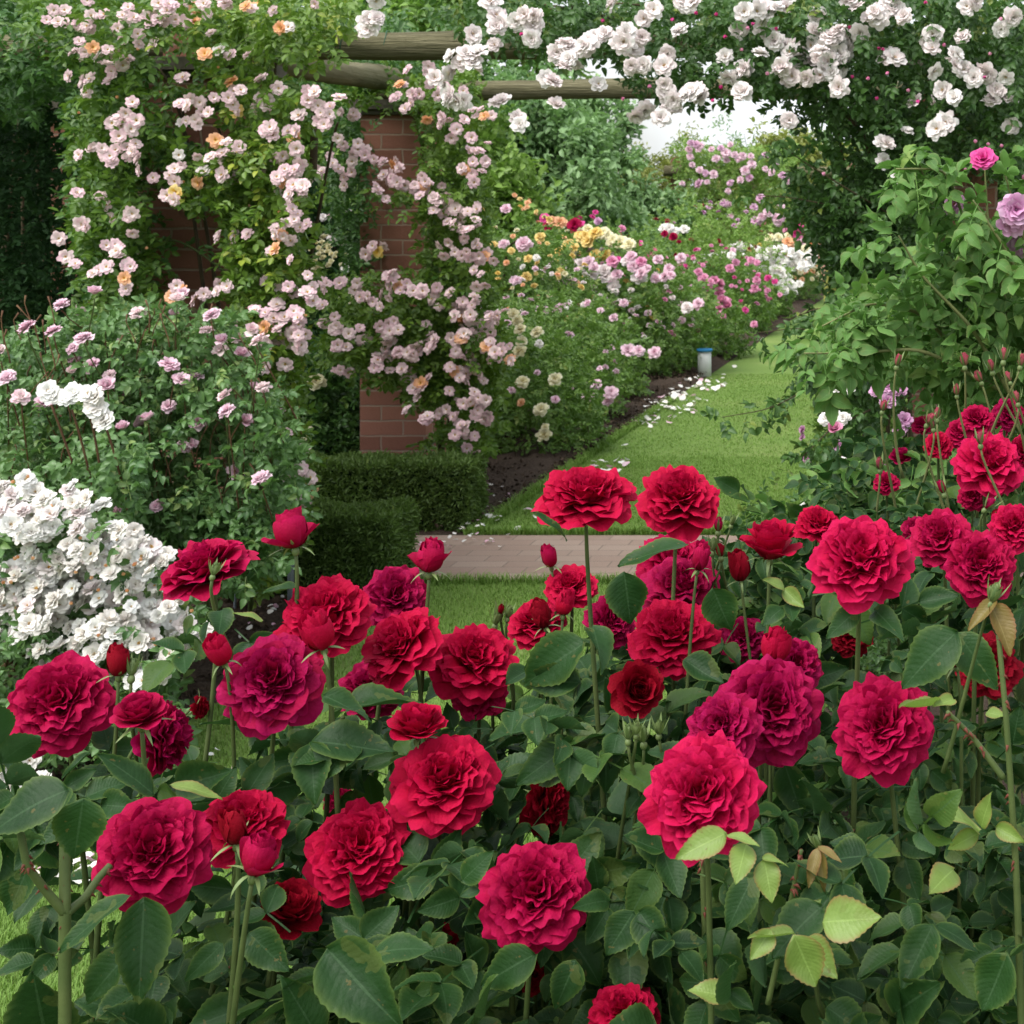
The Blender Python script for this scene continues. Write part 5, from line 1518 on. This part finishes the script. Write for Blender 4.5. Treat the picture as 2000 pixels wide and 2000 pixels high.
# x, y, w (pixels of the 1932 view), kind, tilt towards the viewer, sideways lean (+ right), colour, bush, distance
BLOOMS = [
    (1812, 815, 60, 'F', 50, 0, 'c', 'f', 2.35), (1880, 800, 60, 'L', 40, 0, 'm', 'f', 2.4), (1700, 860, 46, 'C', 20, 0, 'm', 'f', 2.4), (1930, 850, 70, 'F', 50, 0, 'p', 'f', 2.3), (1740, 800, 44, 'F', 40, 0, 'm', 'f', 2.5),
    (387, 1072, 165, 'L', 8, -22, 'c', 'a', 0), (552, 1003, 72, 'O', -4, -8, 'c', 'b', 1.62), (812, 1053, 62, 'O', 4, 4, 'c', 'b', 1.72), (612, 1158, 178, 'F', 34, -12, 'r', 'b', 0),
    (748, 1125, 128, 'F', 62, 10, 'm', 'b', 1.75), (600, 1192, 62, 'B', 18, -14, 'r', 'b', 1.48), (756, 1218, 158, 'L', 30, -34, 'r', 'b', 1.68), (897, 1245, 165, 'L', 38, 14, 'r', 'b', 1.74),
    (513, 1286, 195, 'F', 52, -6, 'm', 'a', 0), (412, 1228, 50, 'B', 24, -18, 'r', 'a', 1.45), (113, 1324, 192, 'F', 55, -8, 'c', 'a', 0), (223, 1246, 46, 'B', 4, 0, 'k', 'a', 1.5),
    (263, 1342, 100, 'C', 16, -6, 'c', 'a', 1.36), (312, 1388, 150, 'F', 60, 70, 'm', 'a', 1.5), (380, 1335, 46, 'F', 80, 70, 'k', 'a', 1.75), (790, 1364, 108, 'C', 10, 4, 'r', 'b', 1.5),
    (838, 1474, 195, 'L', 40, 4, 'r', 'b', 0), (290, 1606, 222, 'F', 52, -2, 'c', 'a', 0), (458, 1550, 160, 'L', 24, 6, 'r', 'a', 1.42), (440, 1560, 58, 'B', 12, -8, 'k', 'a', 1.28),
    (488, 1618, 78, 'O', 8, 14, 'c', 'a', 1.26), (548, 1712, 122, 'C', 30, 22, 'k', 'a', 1.4), (680, 1600, 200, 'F', 42, 2, 'r', 'b', 0), (1012, 1686, 216, 'F', 50, 4, 'c', 'c', 0),
    (1034, 1512, 128, 'L', 70, 62, 'k', 'c', 1.62), (1108, 937, 178, 'L', 22, 3, 'r', 'c', 0), (1282, 940, 160, 'L', 34, 6, 'r', 'c', 0), (1076, 1106, 98, 'L', 34, -6, 'r', 'c', 1.9),
    (1066, 1136, 40, 'B', 6, 8, 'r', 'c', 1.7), (1012, 1172, 105, 'L', 24, -8, 'r', 'c', 1.9), (1021, 1158, 46, 'B', 10, -16, 'k', 'c', 1.7), (1036, 1049, 34, 'B', 8, -10, 'c', 'c', 1.9),
    (1155, 1172, 105, 'F', 60, 30, 'm', 'c', 1.85), (1270, 1196, 165, 'L', 36, 2, 'r', 'd', 0), (1286, 1108, 150, 'L', 36, 2, 'm', 'd', 1.9), (1268, 1058, 140, 'L', 30, 4, 'c', 'd', 2.0),
    (1205, 1300, 106, 'C', 64, 8, 'k', 'd', 1.62), (1455, 1022, 118, 'C', 2, 4, 'r', 'd', 1.72), (1545, 988, 88, 'L', 30, 10, 'r', 'e', 2.0), (1625, 1050, 200, 'F', 42, 2, 'p', 'e', 0),
    (1778, 1015, 132, 'F', 44, -4, 'c', 'e', 1.7), (1852, 1064, 146, 'F', 52, 8, 'c', 'e', 1.62), (1915, 992, 104, 'F', 52, 0, 'p', 'e', 1.75), (1402, 1202, 92, 'F', 50, 6, 'm', 'd', 1.9),
    (1462, 1220, 54, 'B', 4, 6, 'r', 'd', 1.55), (1455, 1338, 215, 'F', 60, 12, 'm', 'd', 1.46), (1362, 1372, 150, 'F', 52, -16, 'm', 'd', 1.40), (1668, 1368, 202, 'F', 54, -4, 'c', 'e', 0),
    (1326, 1498, 232, 'F', 56, -4, 'p', 'd', 1.24), (1868, 1252, 130, 'L', 40, 16, 'k', 'e', 1.7), (1800, 1240, 32, 'B', 14, -14, 'k', 'e', 1.6), (1868, 872, 136, 'L', 40, 14, 'p', 'f', 2.05),
    (1842, 790, 70, 'L', 40, 0, 'c', 'f', 2.2), (1906, 778, 66, 'F', 60, 20, 'm', 'f', 2.25), (1175, 1908, 130, 'L', 22, 0, 'r', 'c', 1.35), (1605, 1198, 84, 'F', 50, 0, 'k', 'e', 2.0),
    (1770, 838, 60, 'F', 50, 0, 'r', 'f', 2.3), (1672, 910, 50, 'L', 40, 0, 'c', 'f', 2.2), (1835, 935, 60, 'F', 50, 0, 'c', 'e', 2.1), (700, 1300, 120, 'F', 50, 0, 'm', 'b', 1.8),
    (1395, 1068, 48, 'B', 12, -6, 'k', 'd', 1.85), (1322, 1050, 44, 'B', 10, 12, 'c', 'd', 1.7), (640, 1510, 60, 'F', 60, 0, 'c', 'b', 1.9), (1730, 1000, 60, 'F', 60, 20, 'm', 'e', 1.9),
    (1500, 1255, 120, 'F', 55, 20, 'm', 'd', 1.6), (905, 1310, 100, 'L', 40, 0, 'c', 'b', 1.75), (1010, 1840, 70, 'F', 60, 0, 'k', 'c', 1.6), (835, 1770, 60, 'F', 60, 0, 'k', 'b', 1.7),
]
stem_curves = []


def thorn_mesh(pts, n, s):
    parts = []
    for _ in range(n):
        k = int(rng.integers(8, len(pts)-1))
        a = rng.random()*6.28
        o = np.array((math.cos(a), math.sin(a), -.35))
        p = pts[k]+(pts[k+1]-pts[k])*rng.random()
        parts.append(tube([p, p+o*s*.5, p+o*s+np.array((0, 0, -s*.35))], [s*.42, s*.22, .0001], 5))
    return merge(parts)[:3]


def with_mat(p, k):
    return (p[0], p[1], p[2], np.full(len(p[1]), k))


DISCS = []


def root_of(b):
    return np.array(BUSH[b].location)


def place_rose(i, x, y, w, kind, tilt, lean, colr, bush, d):
    x, y, w = x*D, y*D, w*D
    if not d:
        d = float(np.clip(.1*F0/w, 1.25, 1.95))
    c = P(x, y, d)
    dia = w*d/F0
    toc = unit((CAM-c)*np.array((1, 1, 0)))
    side = np.array((-toc[1], toc[0], 0))
    side = side if side[0] > 0 else -side
    a, b = math.radians(tilt), math.radians(lean)
    ax = unit(toc*math.sin(a)+np.array((0, 0, 1))*math.cos(a))
    ax = unit(ax*math.cos(b)+side*math.sin(b))
    prof = {'F': (1.07, .42), 'L': (1.07, .34), 'C': (.92, .5), 'H': (.64, .62), 'O': (.60, .52), 'B': (.47, .58)}[kind]
    s = dia/2/prof[0]
    if kind in 'OB':
        s = dia/2/prof[0]
    base = c-ax*prof[1]*s*(1.0)
    k = int(rng.integers(len(ROSES[kind])))
    root = BUSH[bush]
    o = bpy.data.objects.new('rose_bud' if kind in 'BO' else 'rose_bloom', ROSE_ME[kind, k])
    q = Vector(ax).to_track_quat('Z', 'Y').to_matrix() @ Matrix.Rotation(rng.random()*6.28, 3, 'Z')
    o.matrix_local = Matrix.Translation(Vector(base)-root.location) @ q.to_4x4() @ Matrix.Diagonal((s, s, s*(1.0 if kind in 'FL' else 1.05), 1))
    link(o, root)
    o.material_slots[0].link = 'OBJECT'
    o.material_slots[0].material = M[MIXM[colr]]
    cal = bpy.data.objects.new('calyx', CAL_OPEN[int(rng.integers(2))])
    cs = (.021 if kind not in 'B' else .019)/s*(1.0 if w > 60 else .85)
    cal.matrix_local = Matrix.Rotation(rng.random()*6.28, 4, 'Z') @ Matrix.Diagonal((cs*1.15, cs*1.15, cs*1.15, 1))
    link(cal, o)
    # its stem down to the crown of the bush
    foot = base-ax*.30*cs*s
    r0 = root_of(bush)
    g = np.array((foot[0]+(r0[0]-foot[0])*.35+rng.normal()*.03, foot[1]+(r0[1]-foot[1])*.4+rng.normal()*.04, 0))
    ln = foot[2]-g[2]
    pts = hermite(foot, -ax*.22-np.array((0, 0, .12)), g, np.array((rng.normal()*.12, rng.normal()*.12, -ln*.7)), 26)
    rad = np.interp(np.linspace(0, 1, 26), [0, .1, 1], [.0018, .0023, .0046])*(1.0 if w > 60 else .8)
    V, T, L, Mi = merge([(*tube(pts, rad, 7),), with_mat(thorn_mesh(pts, 6, .006), 1)])
    mk('stem', V, T, [M['stem_green'], M['thorn']], L, Mi, parent=root)
    stem_curves.append((bush, pts))
    DISCS.append((x, y, w/2, d))
    return o


for i, bl in enumerate(BLOOMS):
    place_rose(i, *bl)


# tall bare cane with two side shoots at the lower left
for path, rad in (([(127, 2100, 1.22), (127, 1900, 1.22), (127, 1780, 1.22), (127, 1680, 1.23), (128, 1580, 1.24)], (.0050, .0040)), ([(127, 1785, 1.22), (85, 1735, 1.21), (52, 1690, 1.2), (35, 1600, 1.2)], (.0036, .0026)),
                  ([(129, 1785, 1.22), (165, 1755, 1.24), (192, 1715, 1.26), (215, 1690, 1.27)], (.0036, .0028)), ([(1998, 2080, 1.3), (1985, 1700, 1.3), (1965, 1400, 1.3), (1950, 1240, 1.31)], (.0034, .0022)),
                  ([(1960, 1520, 1.3), (1900, 1440, 1.3), (1850, 1390, 1.29)], (.003, .0018)), ([(460, 1780, 1.4), (455, 1900, 1.4), (450, 2080, 1.4)], (.003, .004)), ([(620, 1500, 1.6), (650, 1440, 1.6), (670, 1400, 1.58)], (.003, .002)),
                  ([(1385, 2060, 1.35), (1378, 1840, 1.35), (1372, 1680, 1.35)], (.0036, .0028)), ([(1500, 1960, 1.28), (1540, 1780, 1.27), (1565, 1660, 1.26)], (.0026, .0016))):
    pts = np.array([P(*p) for p in path])
    k = np.linspace(0, len(pts)-1, 26)
    c = np.stack([np.interp(k, np.arange(len(pts)), pts[:, j]) for j in range(3)], -1)
    for _ in range(2):
        c[1:-1] = (c[:-2]+c[1:-1]*2+c[2:])/4
    b = 'a' if path[0][0] < 500 else ('b' if path[0][0] < 900 else ('d' if path[0][0] < 1700 else 'e'))
    V, T, L, Mi = merge([(*tube(c, np.linspace(rad[0], rad[1], len(c)), 9),), with_mat(thorn_mesh(c, 12, .006), 1)])
    mk('cane', V, T, [M['stem_green'], M['thorn']], L, Mi, parent=BUSH[b])

# leaves: compound leaves along the upper stems, then filling out each bush
acc = {b: [] for b in BUSH}
for b, pts in stem_curves:
    dens = {'a': 4, 'b': 4, 'c': 5, 'd': 8, 'e': 8, 'f': 6}[b]
    for _ in range(dens):
        k = int(rng.integers(5, 19))
        a = rng.random()*6.28
        o = unit(np.array((math.cos(a), math.sin(a)-.25, .15+.3*rng.random())))
        acc[b].append((pts[k], o))
FILL = {
    'a': [([(0, 1480), (120, 1500), (380, 1500), (520, 1560), (560, 1900), (450, 2050), (200, 2050), (150, 1850), (0, 1640)], 1.25, 1.75, 34), ([(200, 1450), (560, 1380), (640, 1500), (600, 1560), (260, 1560)], 1.4, 1.8, 22),
          ([(330, 1150), (480, 1150), (520, 1230), (400, 1260)], 1.5, 1.7, 4), ([(0, 1380), (110, 1420), (240, 1500), (60, 1620), (0, 1600)], 1.4, 1.7, 10), ([(200, 1860), (560, 1800), (640, 2060), (180, 2060)], 1.35, 1.8, 40)],
    'b': [([(540, 1420), (1000, 1330), (1020, 1600), (980, 2050), (520, 2050), (560, 1700)], 1.4, 2.0, 140), ([(620, 1330), (1050, 1280), (1050, 1450), (650, 1450)], 1.5, 1.9, 26), ([(600, 1780), (1000, 1760), (1000, 2080), (560, 2080)], 1.3, 2.1, 70)],
    'c': [([(960, 1280), (1250, 1240), (1260, 1500), (1200, 2060), (930, 2060)], 1.4, 2.0, 140), ([(1080, 1080), (1200, 1060), (1220, 1250), (1100, 1260)], 1.55, 1.8, 12), ([(960, 1760), (1280, 1700), (1280, 2080), (960, 2080)], 1.3, 2.1, 75)],
    'd': [([(1200, 1250), (1560, 1180), (1600, 2060), (1200, 2060)], 1.4, 2.1, 170), ([(1290, 1060), (1560, 1060), (1600, 1260), (1290, 1280)], 1.6, 2.1, 60), ([(1240, 1700), (1600, 1680), (1600, 2080), (1240, 2080)], 1.25, 2.0, 80)],
    'e': [([(1540, 1180), (2040, 1100), (2060, 2060), (1560, 2060)], 1.4, 2.2, 230), ([(1500, 1020), (2040, 980), (2060, 1250), (1560, 1260)], 1.75, 2.2, 80), ([(1580, 1640), (2060, 1560), (2060, 2080), (1580, 2080)], 1.22, 2.0, 110)],
    'f': [([(1600, 920), (1800, 830), (2040, 790), (2060, 1080), (1640, 1080)], 2.0, 2.6, 330), ([(1400, 1060), (1640, 1000), (1640, 1200), (1420, 1200)], 2.0, 2.6, 110)],
}
for b, lst in FILL.items():
    for poly, d0, d1, n in lst:
        for p in region(poly, d0, d1, n):
            acc[b].append((p, unit(rng.normal(size=3)*np.array((1, .6, .45))+np.array((0, -.45, .05)))))
for b, lst in acc.items():
    p = np.array([q[0] for q in lst])
    o = np.array([q[1] for q in lst])
    mid = p+o*.055
    mx, my = mid[:, 0]/mid[:, 1]*F0+CX, (CAMH-mid[:, 2])/mid[:, 1]*F0+CY
    ok = np.ones(len(p), bool)
    for bx, by, br, bd in DISCS:
        ok &= ~((np.hypot(mx-bx, (my-by)*1.1) < br+50) & (mid[:, 1] < bd+.03)) | (np.hypot(mx-bx, my-by) > br*.9+60)
    p, o = p[ok], o[ok]
    n = len(p)
    nor = unit(np.tile((0, -.35, .85), (n, 1))+rng.normal(size=(n, 3))*.38)
    sz = (.070 if b != 'f' else .052)*(.72+.56*rng.random(n))
    V, T, L, _ = bake(C_HI, p-o*sz[:, None]*.15, frames(o, nor), sz, np.clip(rng.random(n)**1.3, 0, 1))
    mk('foliage', V, T, M['leaf_red'], L, parent=BUSH[b])

# single leaflets read off the photograph: base, tip, distance, width factor, colour (r dark, y young, z bronze), how far it faces the viewer
HERO = [
    (128, 1490, -25, 1560, 1.2, 1.0, 'r', .5), (157, 1508, 140, 1618, 1.2, 1.15, 'r', .9), (245, 1690, 105, 1785, 1.2, .55, 'r', .2), (272, 1695, 262, 1890, 1.25, .75, 'r', .9), (250, 1790, 155, 1890, 1.35, .7, 'r', .5),
    (585, 1400, 742, 1412, 1.45, .7, 'r', .4), (588, 1402, 592, 1512, 1.45, .9, 'r', .9), (610, 1312, 700, 1352, 1.45, .8, 'r', .5), (652, 1332, 800, 1318, 1.6, .8, 'r', .5), (1105, 1212, 985, 1288, 1.5, .9, 'r', .7),
    (1118, 1182, 1142, 1258, 1.5, .9, 'r', .8), (1095, 1288, 985, 1282, 1.5, .75, 'r', .6), (1055, 1350, 930, 1402, 1.55, .95, 'r', .6), (1092, 1398, 972, 1476, 1.45, .75, 'r', .6), (1140, 1385, 1146, 1492, 1.45, 1.1, 'r', .9),
    (1178, 1080, 1190, 1178, 1.55, 1.1, 'r', .9), (1298, 1028, 1166, 1052, 1.58, .6, 'r', .35), (1070, 1020, 1018, 962, 1.57, .5, 'r', .3), (1290, 1245, 1362, 1292, 1.6, .8, 'r', .6), (1345, 1110, 1378, 1190, 1.6, 1.1, 'r', .8),
    (1806, 1192, 1700, 1292, 1.4, .9, 'r', .6), (1808, 1195, 1880, 1300, 1.42, .8, 'r', .7), (1370, 1572, 1268, 1622, 1.15, .8, 'y', .7), (1408, 1592, 1388, 1668, 1.15, .95, 'y', .9), (1372, 1574, 1435, 1590, 1.15, .5, 'y', .5),
    (1442, 1622, 1458, 1708, 1.15, .95, 'y', .9), (1438, 1618, 1492, 1632, 1.15, .6, 'y', .6), (1420, 1655, 1372, 1752, 1.2, .85, 'r', .85), (1455, 1755, 1412, 1815, 1.15, 1.0, 'y', .8), (1498, 1765, 1540, 1862, 1.13, 1.0, 'y', .9),
    (1552, 1740, 1666, 1730, 1.15, 1.0, 'y', .8), (1500, 1762, 1404, 1775, 1.16, .5, 'y', .5), (1520, 1770, 1580, 1850, 1.16, .9, 'y', .8), (1500, 1750, 1550, 1690, 1.18, .8, 'y', .6), (1542, 1600, 1526, 1672, 1.2, .5, 'z', .8),
    (1546, 1602, 1556, 1682, 1.2, .4, 'z', .8), (1544, 1596, 1586, 1622, 1.2, .45, 'z', .5), (1376, 1882, 1294, 1862, 1.2, .9, 'y', .7), (1374, 1872, 1420, 1906, 1.2, .8, 'r', .6), (1380, 1878, 1372, 1815, 1.2, .9, 'r', .7),
    (1848, 1568, 1752, 1508, 1.3, .7, 'y', .6), (1852, 1562, 1868, 1492, 1.3, .7, 'y', .6), (1846, 1572, 1784, 1604, 1.3, .8, 'y', .7), (618, 1790, 748, 1936, 1.12, .85, 'r', .85), (700, 1800, 812, 1780, 1.25, .9, 'r', .6),
    (905, 1680, 868, 1690, 1.3, .9, 'r', .7), (872, 1662, 925, 1610, 1.3, .9, 'r', .7), (1086, 1812, 1048, 1905, 1.3, 1.0, 'r', .8), (1010, 1800, 900, 1860, 1.3, .8, 'r', .7), (1150, 1700, 1090, 1705, 1.3, .6, 'r', .5),
    (1196, 1720, 1145, 1800, 1.3, 1.1, 'r', .8), (1206, 1720, 1260, 1800, 1.3, .9, 'r', .8), (1480, 1440, 1512, 1535, 1.5, .9, 'r', .8), (1760, 1745, 1705, 1862, 1.25, .9, 'r', .8), (1765, 1745, 1850, 1790, 1.25, .6, 'r', .5),
    (1800, 1640, 1755, 1680, 1.3, 1.0, 'y', .8), (1880, 1560, 1935, 1590, 1.3, .8, 'y', .7), (560, 1108, 500, 1122, 1.62, .6, 'r', .4), (495, 1172, 440, 1148, 1.5, .5, 'y', .3), (360, 1160, 350, 1200, 1.5, .7, 'r', .8),
    (420, 1150, 412, 1195, 1.5, .9, 'r', .8), (1770, 1330, 1690, 1340, 1.35, .45, 'y', .3), (1800, 1320, 1760, 1330, 1.35, .8, 'y', .7), (1860, 1345, 1900, 1350, 1.35, .7, 'y', .5), (290, 1500, 200, 1420, 1.3, .6, 'r', .5),
    (320, 1480, 430, 1500, 1.35, .5, 'y', .4), (330, 1485, 440, 1455, 1.4, .8, 'r', .6), (225, 1460, 180, 1510, 1.4, .7, 'r', .7), (170, 1420, 120, 1470, 1.4, .5, 'r', .5), (1870, 1140, 1910, 1230, 1.32, .7, 'z', .7),
    (1880, 1130, 1830, 1190, 1.32, .6, 'z', .7), (1480, 1110, 1440, 1090, 1.7, .8, 'y', .7), (1478, 1112, 1520, 1150, 1.7, .8, 'y', .7), (1620, 1150, 1560, 1200, 1.45, .8, 'r', .7), (1650, 1150, 1700, 1200, 1.45, .7, 'r', .6),
    (1130, 1680, 1120, 1620, 1.4, .9, 'r', .6), (1210, 1560, 1260, 1640, 1.4, .9, 'r', .7), (420, 1780, 350, 1850, 1.3, .8, 'r', .7), (520, 1790, 440, 1740, 1.35, .8, 'r', .7), (470, 1760, 540, 1830, 1.3, .9, 'r', .8),
    (600, 1960, 540, 1850, 1.3, .8, 'r', .7), (90, 1960, 60, 1860, 1.25, 1.0, 'r', .7), (300, 1960, 220, 1900, 1.3, .9, 'r', .7), (1560, 1900, 1640, 1960, 1.25, .9, 'r', .8), (1900, 1800, 1860, 1900, 1.2, 1.1, 'r', .8), (1690, 1910, 1760, 1860, 1.25, .9, 'r', .7),
]
hp = {}
for x0, y0, x1, y1, d, wf, c, face in HERO:
    a = P(x0*D, y0*D, d)
    e = P(x1*D, y1*D, d-.012+rng.normal()*.012)
    ln = np.linalg.norm(e-a)
    dr = unit(e-a)
    nor = unit(unit(CAM-a)*face+np.array((0, 0, 1))*(1.05-face)+rng.normal(size=3)*.14)
    b = 'a' if x0 < 500 else ('b' if x0 < 900 else ('c' if x0 < 1215 else ('d' if x0 < 1600 else 'e')))
    hp.setdefault((b, c), []).append((a, dr, nor, (ln*1.0*wf, ln, ln)))
for (b, c), l in hp.items():
    p, dr, nor, s = (np.array([q[k] for q in l]) for k in range(4))
    V, T, L, _ = bake([leaf_hi(90+i, .66, rows=21, curl=.2, fold=.2) for i in range(6)], p, frames(dr, nor), s*(.96 if c == 'y' else 1.06), .85*rng.random(len(p)))
    mk({'r': 'leaves', 'y': 'young_leaves', 'z': 'bronze_leaves'}[c], V, T, M[{'r': 'leaf_red', 'y': 'leaf_young', 'z': 'leaf_bronze'}[c]], L, parent=BUSH[b])
    if c == 'y':
        BUSH[b].children[-1]['label'] = 'fresh yellow green young leaves with reddish margins'

# small closed buds on thin stalks
BUDS = [(248, 1275, 1.5, 'a', 'g'), (1185, 1395, 1.4, 'd', 'g'), (1200, 1385, 1.4, 'd', 'g'), (1214, 1400, 1.42, 'd', 'g'), (1243, 1385, 1.45, 'd', 'g'), (945, 1158, 1.8, 'b', 'k'), (958, 1165, 1.8, 'b', 'g'), (935, 1178, 1.8, 'b', 'g'),
        (402, 1085, 1.5, 'a', 'g'), (1665, 775, 2.1, 'f', 'm'), (1692, 690, 2.1, 'f', 'm'), (1750, 800, 2.1, 'f', 'm'), (1760, 808, 2.1, 'f', 'k'), (1768, 790, 2.15, 'f', 'm'), (1660, 885, 2.05, 'f', 'm'), 
        (1893, 680, 2.1, 'f', 'm'), (1905, 720, 2.15, 'f', 'm'), (1850, 720, 2.2, 'f', 'k'), (1805, 745, 2.1, 'f', 'm'), (1820, 690, 2.2, 'f', 'm'), (1872, 700, 2.15, 'f', 'm'),
        (1925, 690, 2.1, 'f', 'm'), (1920, 760, 2.1, 'f', 'k'), (1850, 838, 1.95, 'f', 'k'), (1355, 1002, 1.9, 'd', 'm'), (1380, 990, 1.95, 'd', 'g'), (1860, 960, 1.9, 'e', 'm'), (1875, 985, 1.9, 'e', 'k'), (1870, 1135, 1.32, 'e', 'g'),
        (1345, 1040, 1.9, 'd', 'g'), (1360, 1050, 1.9, 'd', 'k'), (1780, 930, 2.0, 'e', 'm'), (1545, 1600, 1.3, 'd', 'g')]
for x, y, d, b, c in BUDS:
    p = P(x*D, y*D, d)
    root = BUSH[b]
    ax = unit(np.array((rng.normal()*.28, -.1+rng.normal()*.2, 1)))
    s = .0088*(1.0+.35*rng.random())*(1.1 if c in 'm' else 1)
    o = bpy.data.objects.new('rose_bud', ROSE_ME['B', int(rng.integers(2))])
    q = Vector(ax).to_track_quat('Z', 'Y').to_matrix().to_4x4()
    o.matrix_local = Matrix.Translation(Vector(p)-root.location) @ q @ Matrix.Diagonal((s, s, s*1.25, 1))
    link(o, root)
    o.material_slots[0].link = 'OBJECT'
    o.material_slots[0].material = M['sepal' if c == 'g' else ('bud_dull' if b == 'f' else MIXM[c])]
    k = bpy.data.objects.new('calyx', CAL_CLOSED[0])
    k.matrix_local = Matrix.Diagonal((2.0, 2.0, 1.5, 1))
    link(k, o)
    foot = p-ax*s*.4
    dn = foot+np.array((rng.normal()*.03+.02, .02+.05*rng.random(), -.13-.07*rng.random()))
    V, T, L = tube(hermite(foot, -ax*.08, dn, np.array((rng.normal()*.05, 0, -.12)), 10), np.linspace(.0014, .0024, 10), 6)
    mk('stem', V, T, M['stem_light' if b == 'f' else 'stem_green'], L, parent=root)

# ------------------------------------------------------------------ light, sky, camera
w = bpy.data.worlds.new('World')
sc.world = w
w.use_nodes = True
nt = w.node_tree
nt.nodes.clear()
SUN_EL, SUN_AZ = math.radians(58), math.radians(215)
sky = nt.nodes.new('ShaderNodeTexSky')
sky.sky_type = 'NISHITA'
sky.sun_disc = False
sky.sun_elevation = SUN_EL
sky.sun_rotation = SUN_AZ
sky.air_density = 1.3
sky.dust_density = 3.0
hs = nt.nodes.new('ShaderNodeHueSaturation')
hs.inputs['Saturation'].default_value = .28
bg = nt.nodes.new('ShaderNodeBackground')
bg.inputs[1].default_value = .12
wo = nt.nodes.new('ShaderNodeOutputWorld')
nt.links.new(sky.outputs[0], hs.inputs['Color'])
cn = nt.nodes.new('ShaderNodeTexNoise')
cn.inputs['Scale'].default_value = 5.0
cn.inputs['Detail'].default_value = 6.0
cm = nt.nodes.new('ShaderNodeMix')
cm.data_type = 'RGBA'
cm.inputs[7].default_value = (5.7, 6.1, 6.6, 1)
cr = nt.nodes.new('ShaderNodeMapRange')
cr.inputs[1].default_value, cr.inputs[2].default_value, cr.inputs[3].default_value, cr.inputs[4].default_value = .35, .65, .1, .7
tcw = nt.nodes.new('ShaderNodeTexCoord')
nt.links.new(tcw.outputs['Generated'], cn.inputs[0])
nt.links.new(cn.outputs[0], cr.inputs[0])
nt.links.new(cr.outputs[0], cm.inputs[0])
nt.links.new(hs.outputs[0], cm.inputs[6])
nt.links.new(cm.outputs[2], bg.inputs[0])
nt.links.new(bg.outputs[0], wo.inputs[0])
sl = bpy.data.lights.new('sun', 'SUN')
sl.energy = 1.5
sl.angle = math.radians(40)
sl.color = (1, .97, .92)
so = bpy.data.objects.new('sun', sl)
link(so)
sd = Vector((math.sin(SUN_AZ)*math.cos(SUN_EL), math.cos(SUN_AZ)*math.cos(SUN_EL), math.sin(SUN_EL)))
so.rotation_euler = sd.to_track_quat('Z', 'Y').to_euler()
so.location = (-2, -4, 8)

cam = bpy.data.cameras.new('camera')
co = bpy.data.objects.new('camera', cam)
link(co)
co.location = (0, 0, CAMH)
co.rotation_euler = (math.pi/2, 0, 0)
cam.sensor_width = 36
cam.lens = 36*F0/2000
cam.shift_x = (1000-CX)/2000
cam.shift_y = (CY-1000)/2000
cam.clip_start = .05
cam.clip_end = 1500
cam.dof.use_dof = True
cam.dof.focus_distance = 1.75
cam.dof.aperture_fstop = 28
sc.camera = co
sc.view_settings.view_transform = 'Standard'
sc.view_settings.look = 'None'
sc.view_settings.exposure = 1.22
sc.view_settings.gamma = 1
sc.cycles.max_bounces = 6
sc.cycles.diffuse_bounces = 3
sc.cycles.transmission_bounces = 4
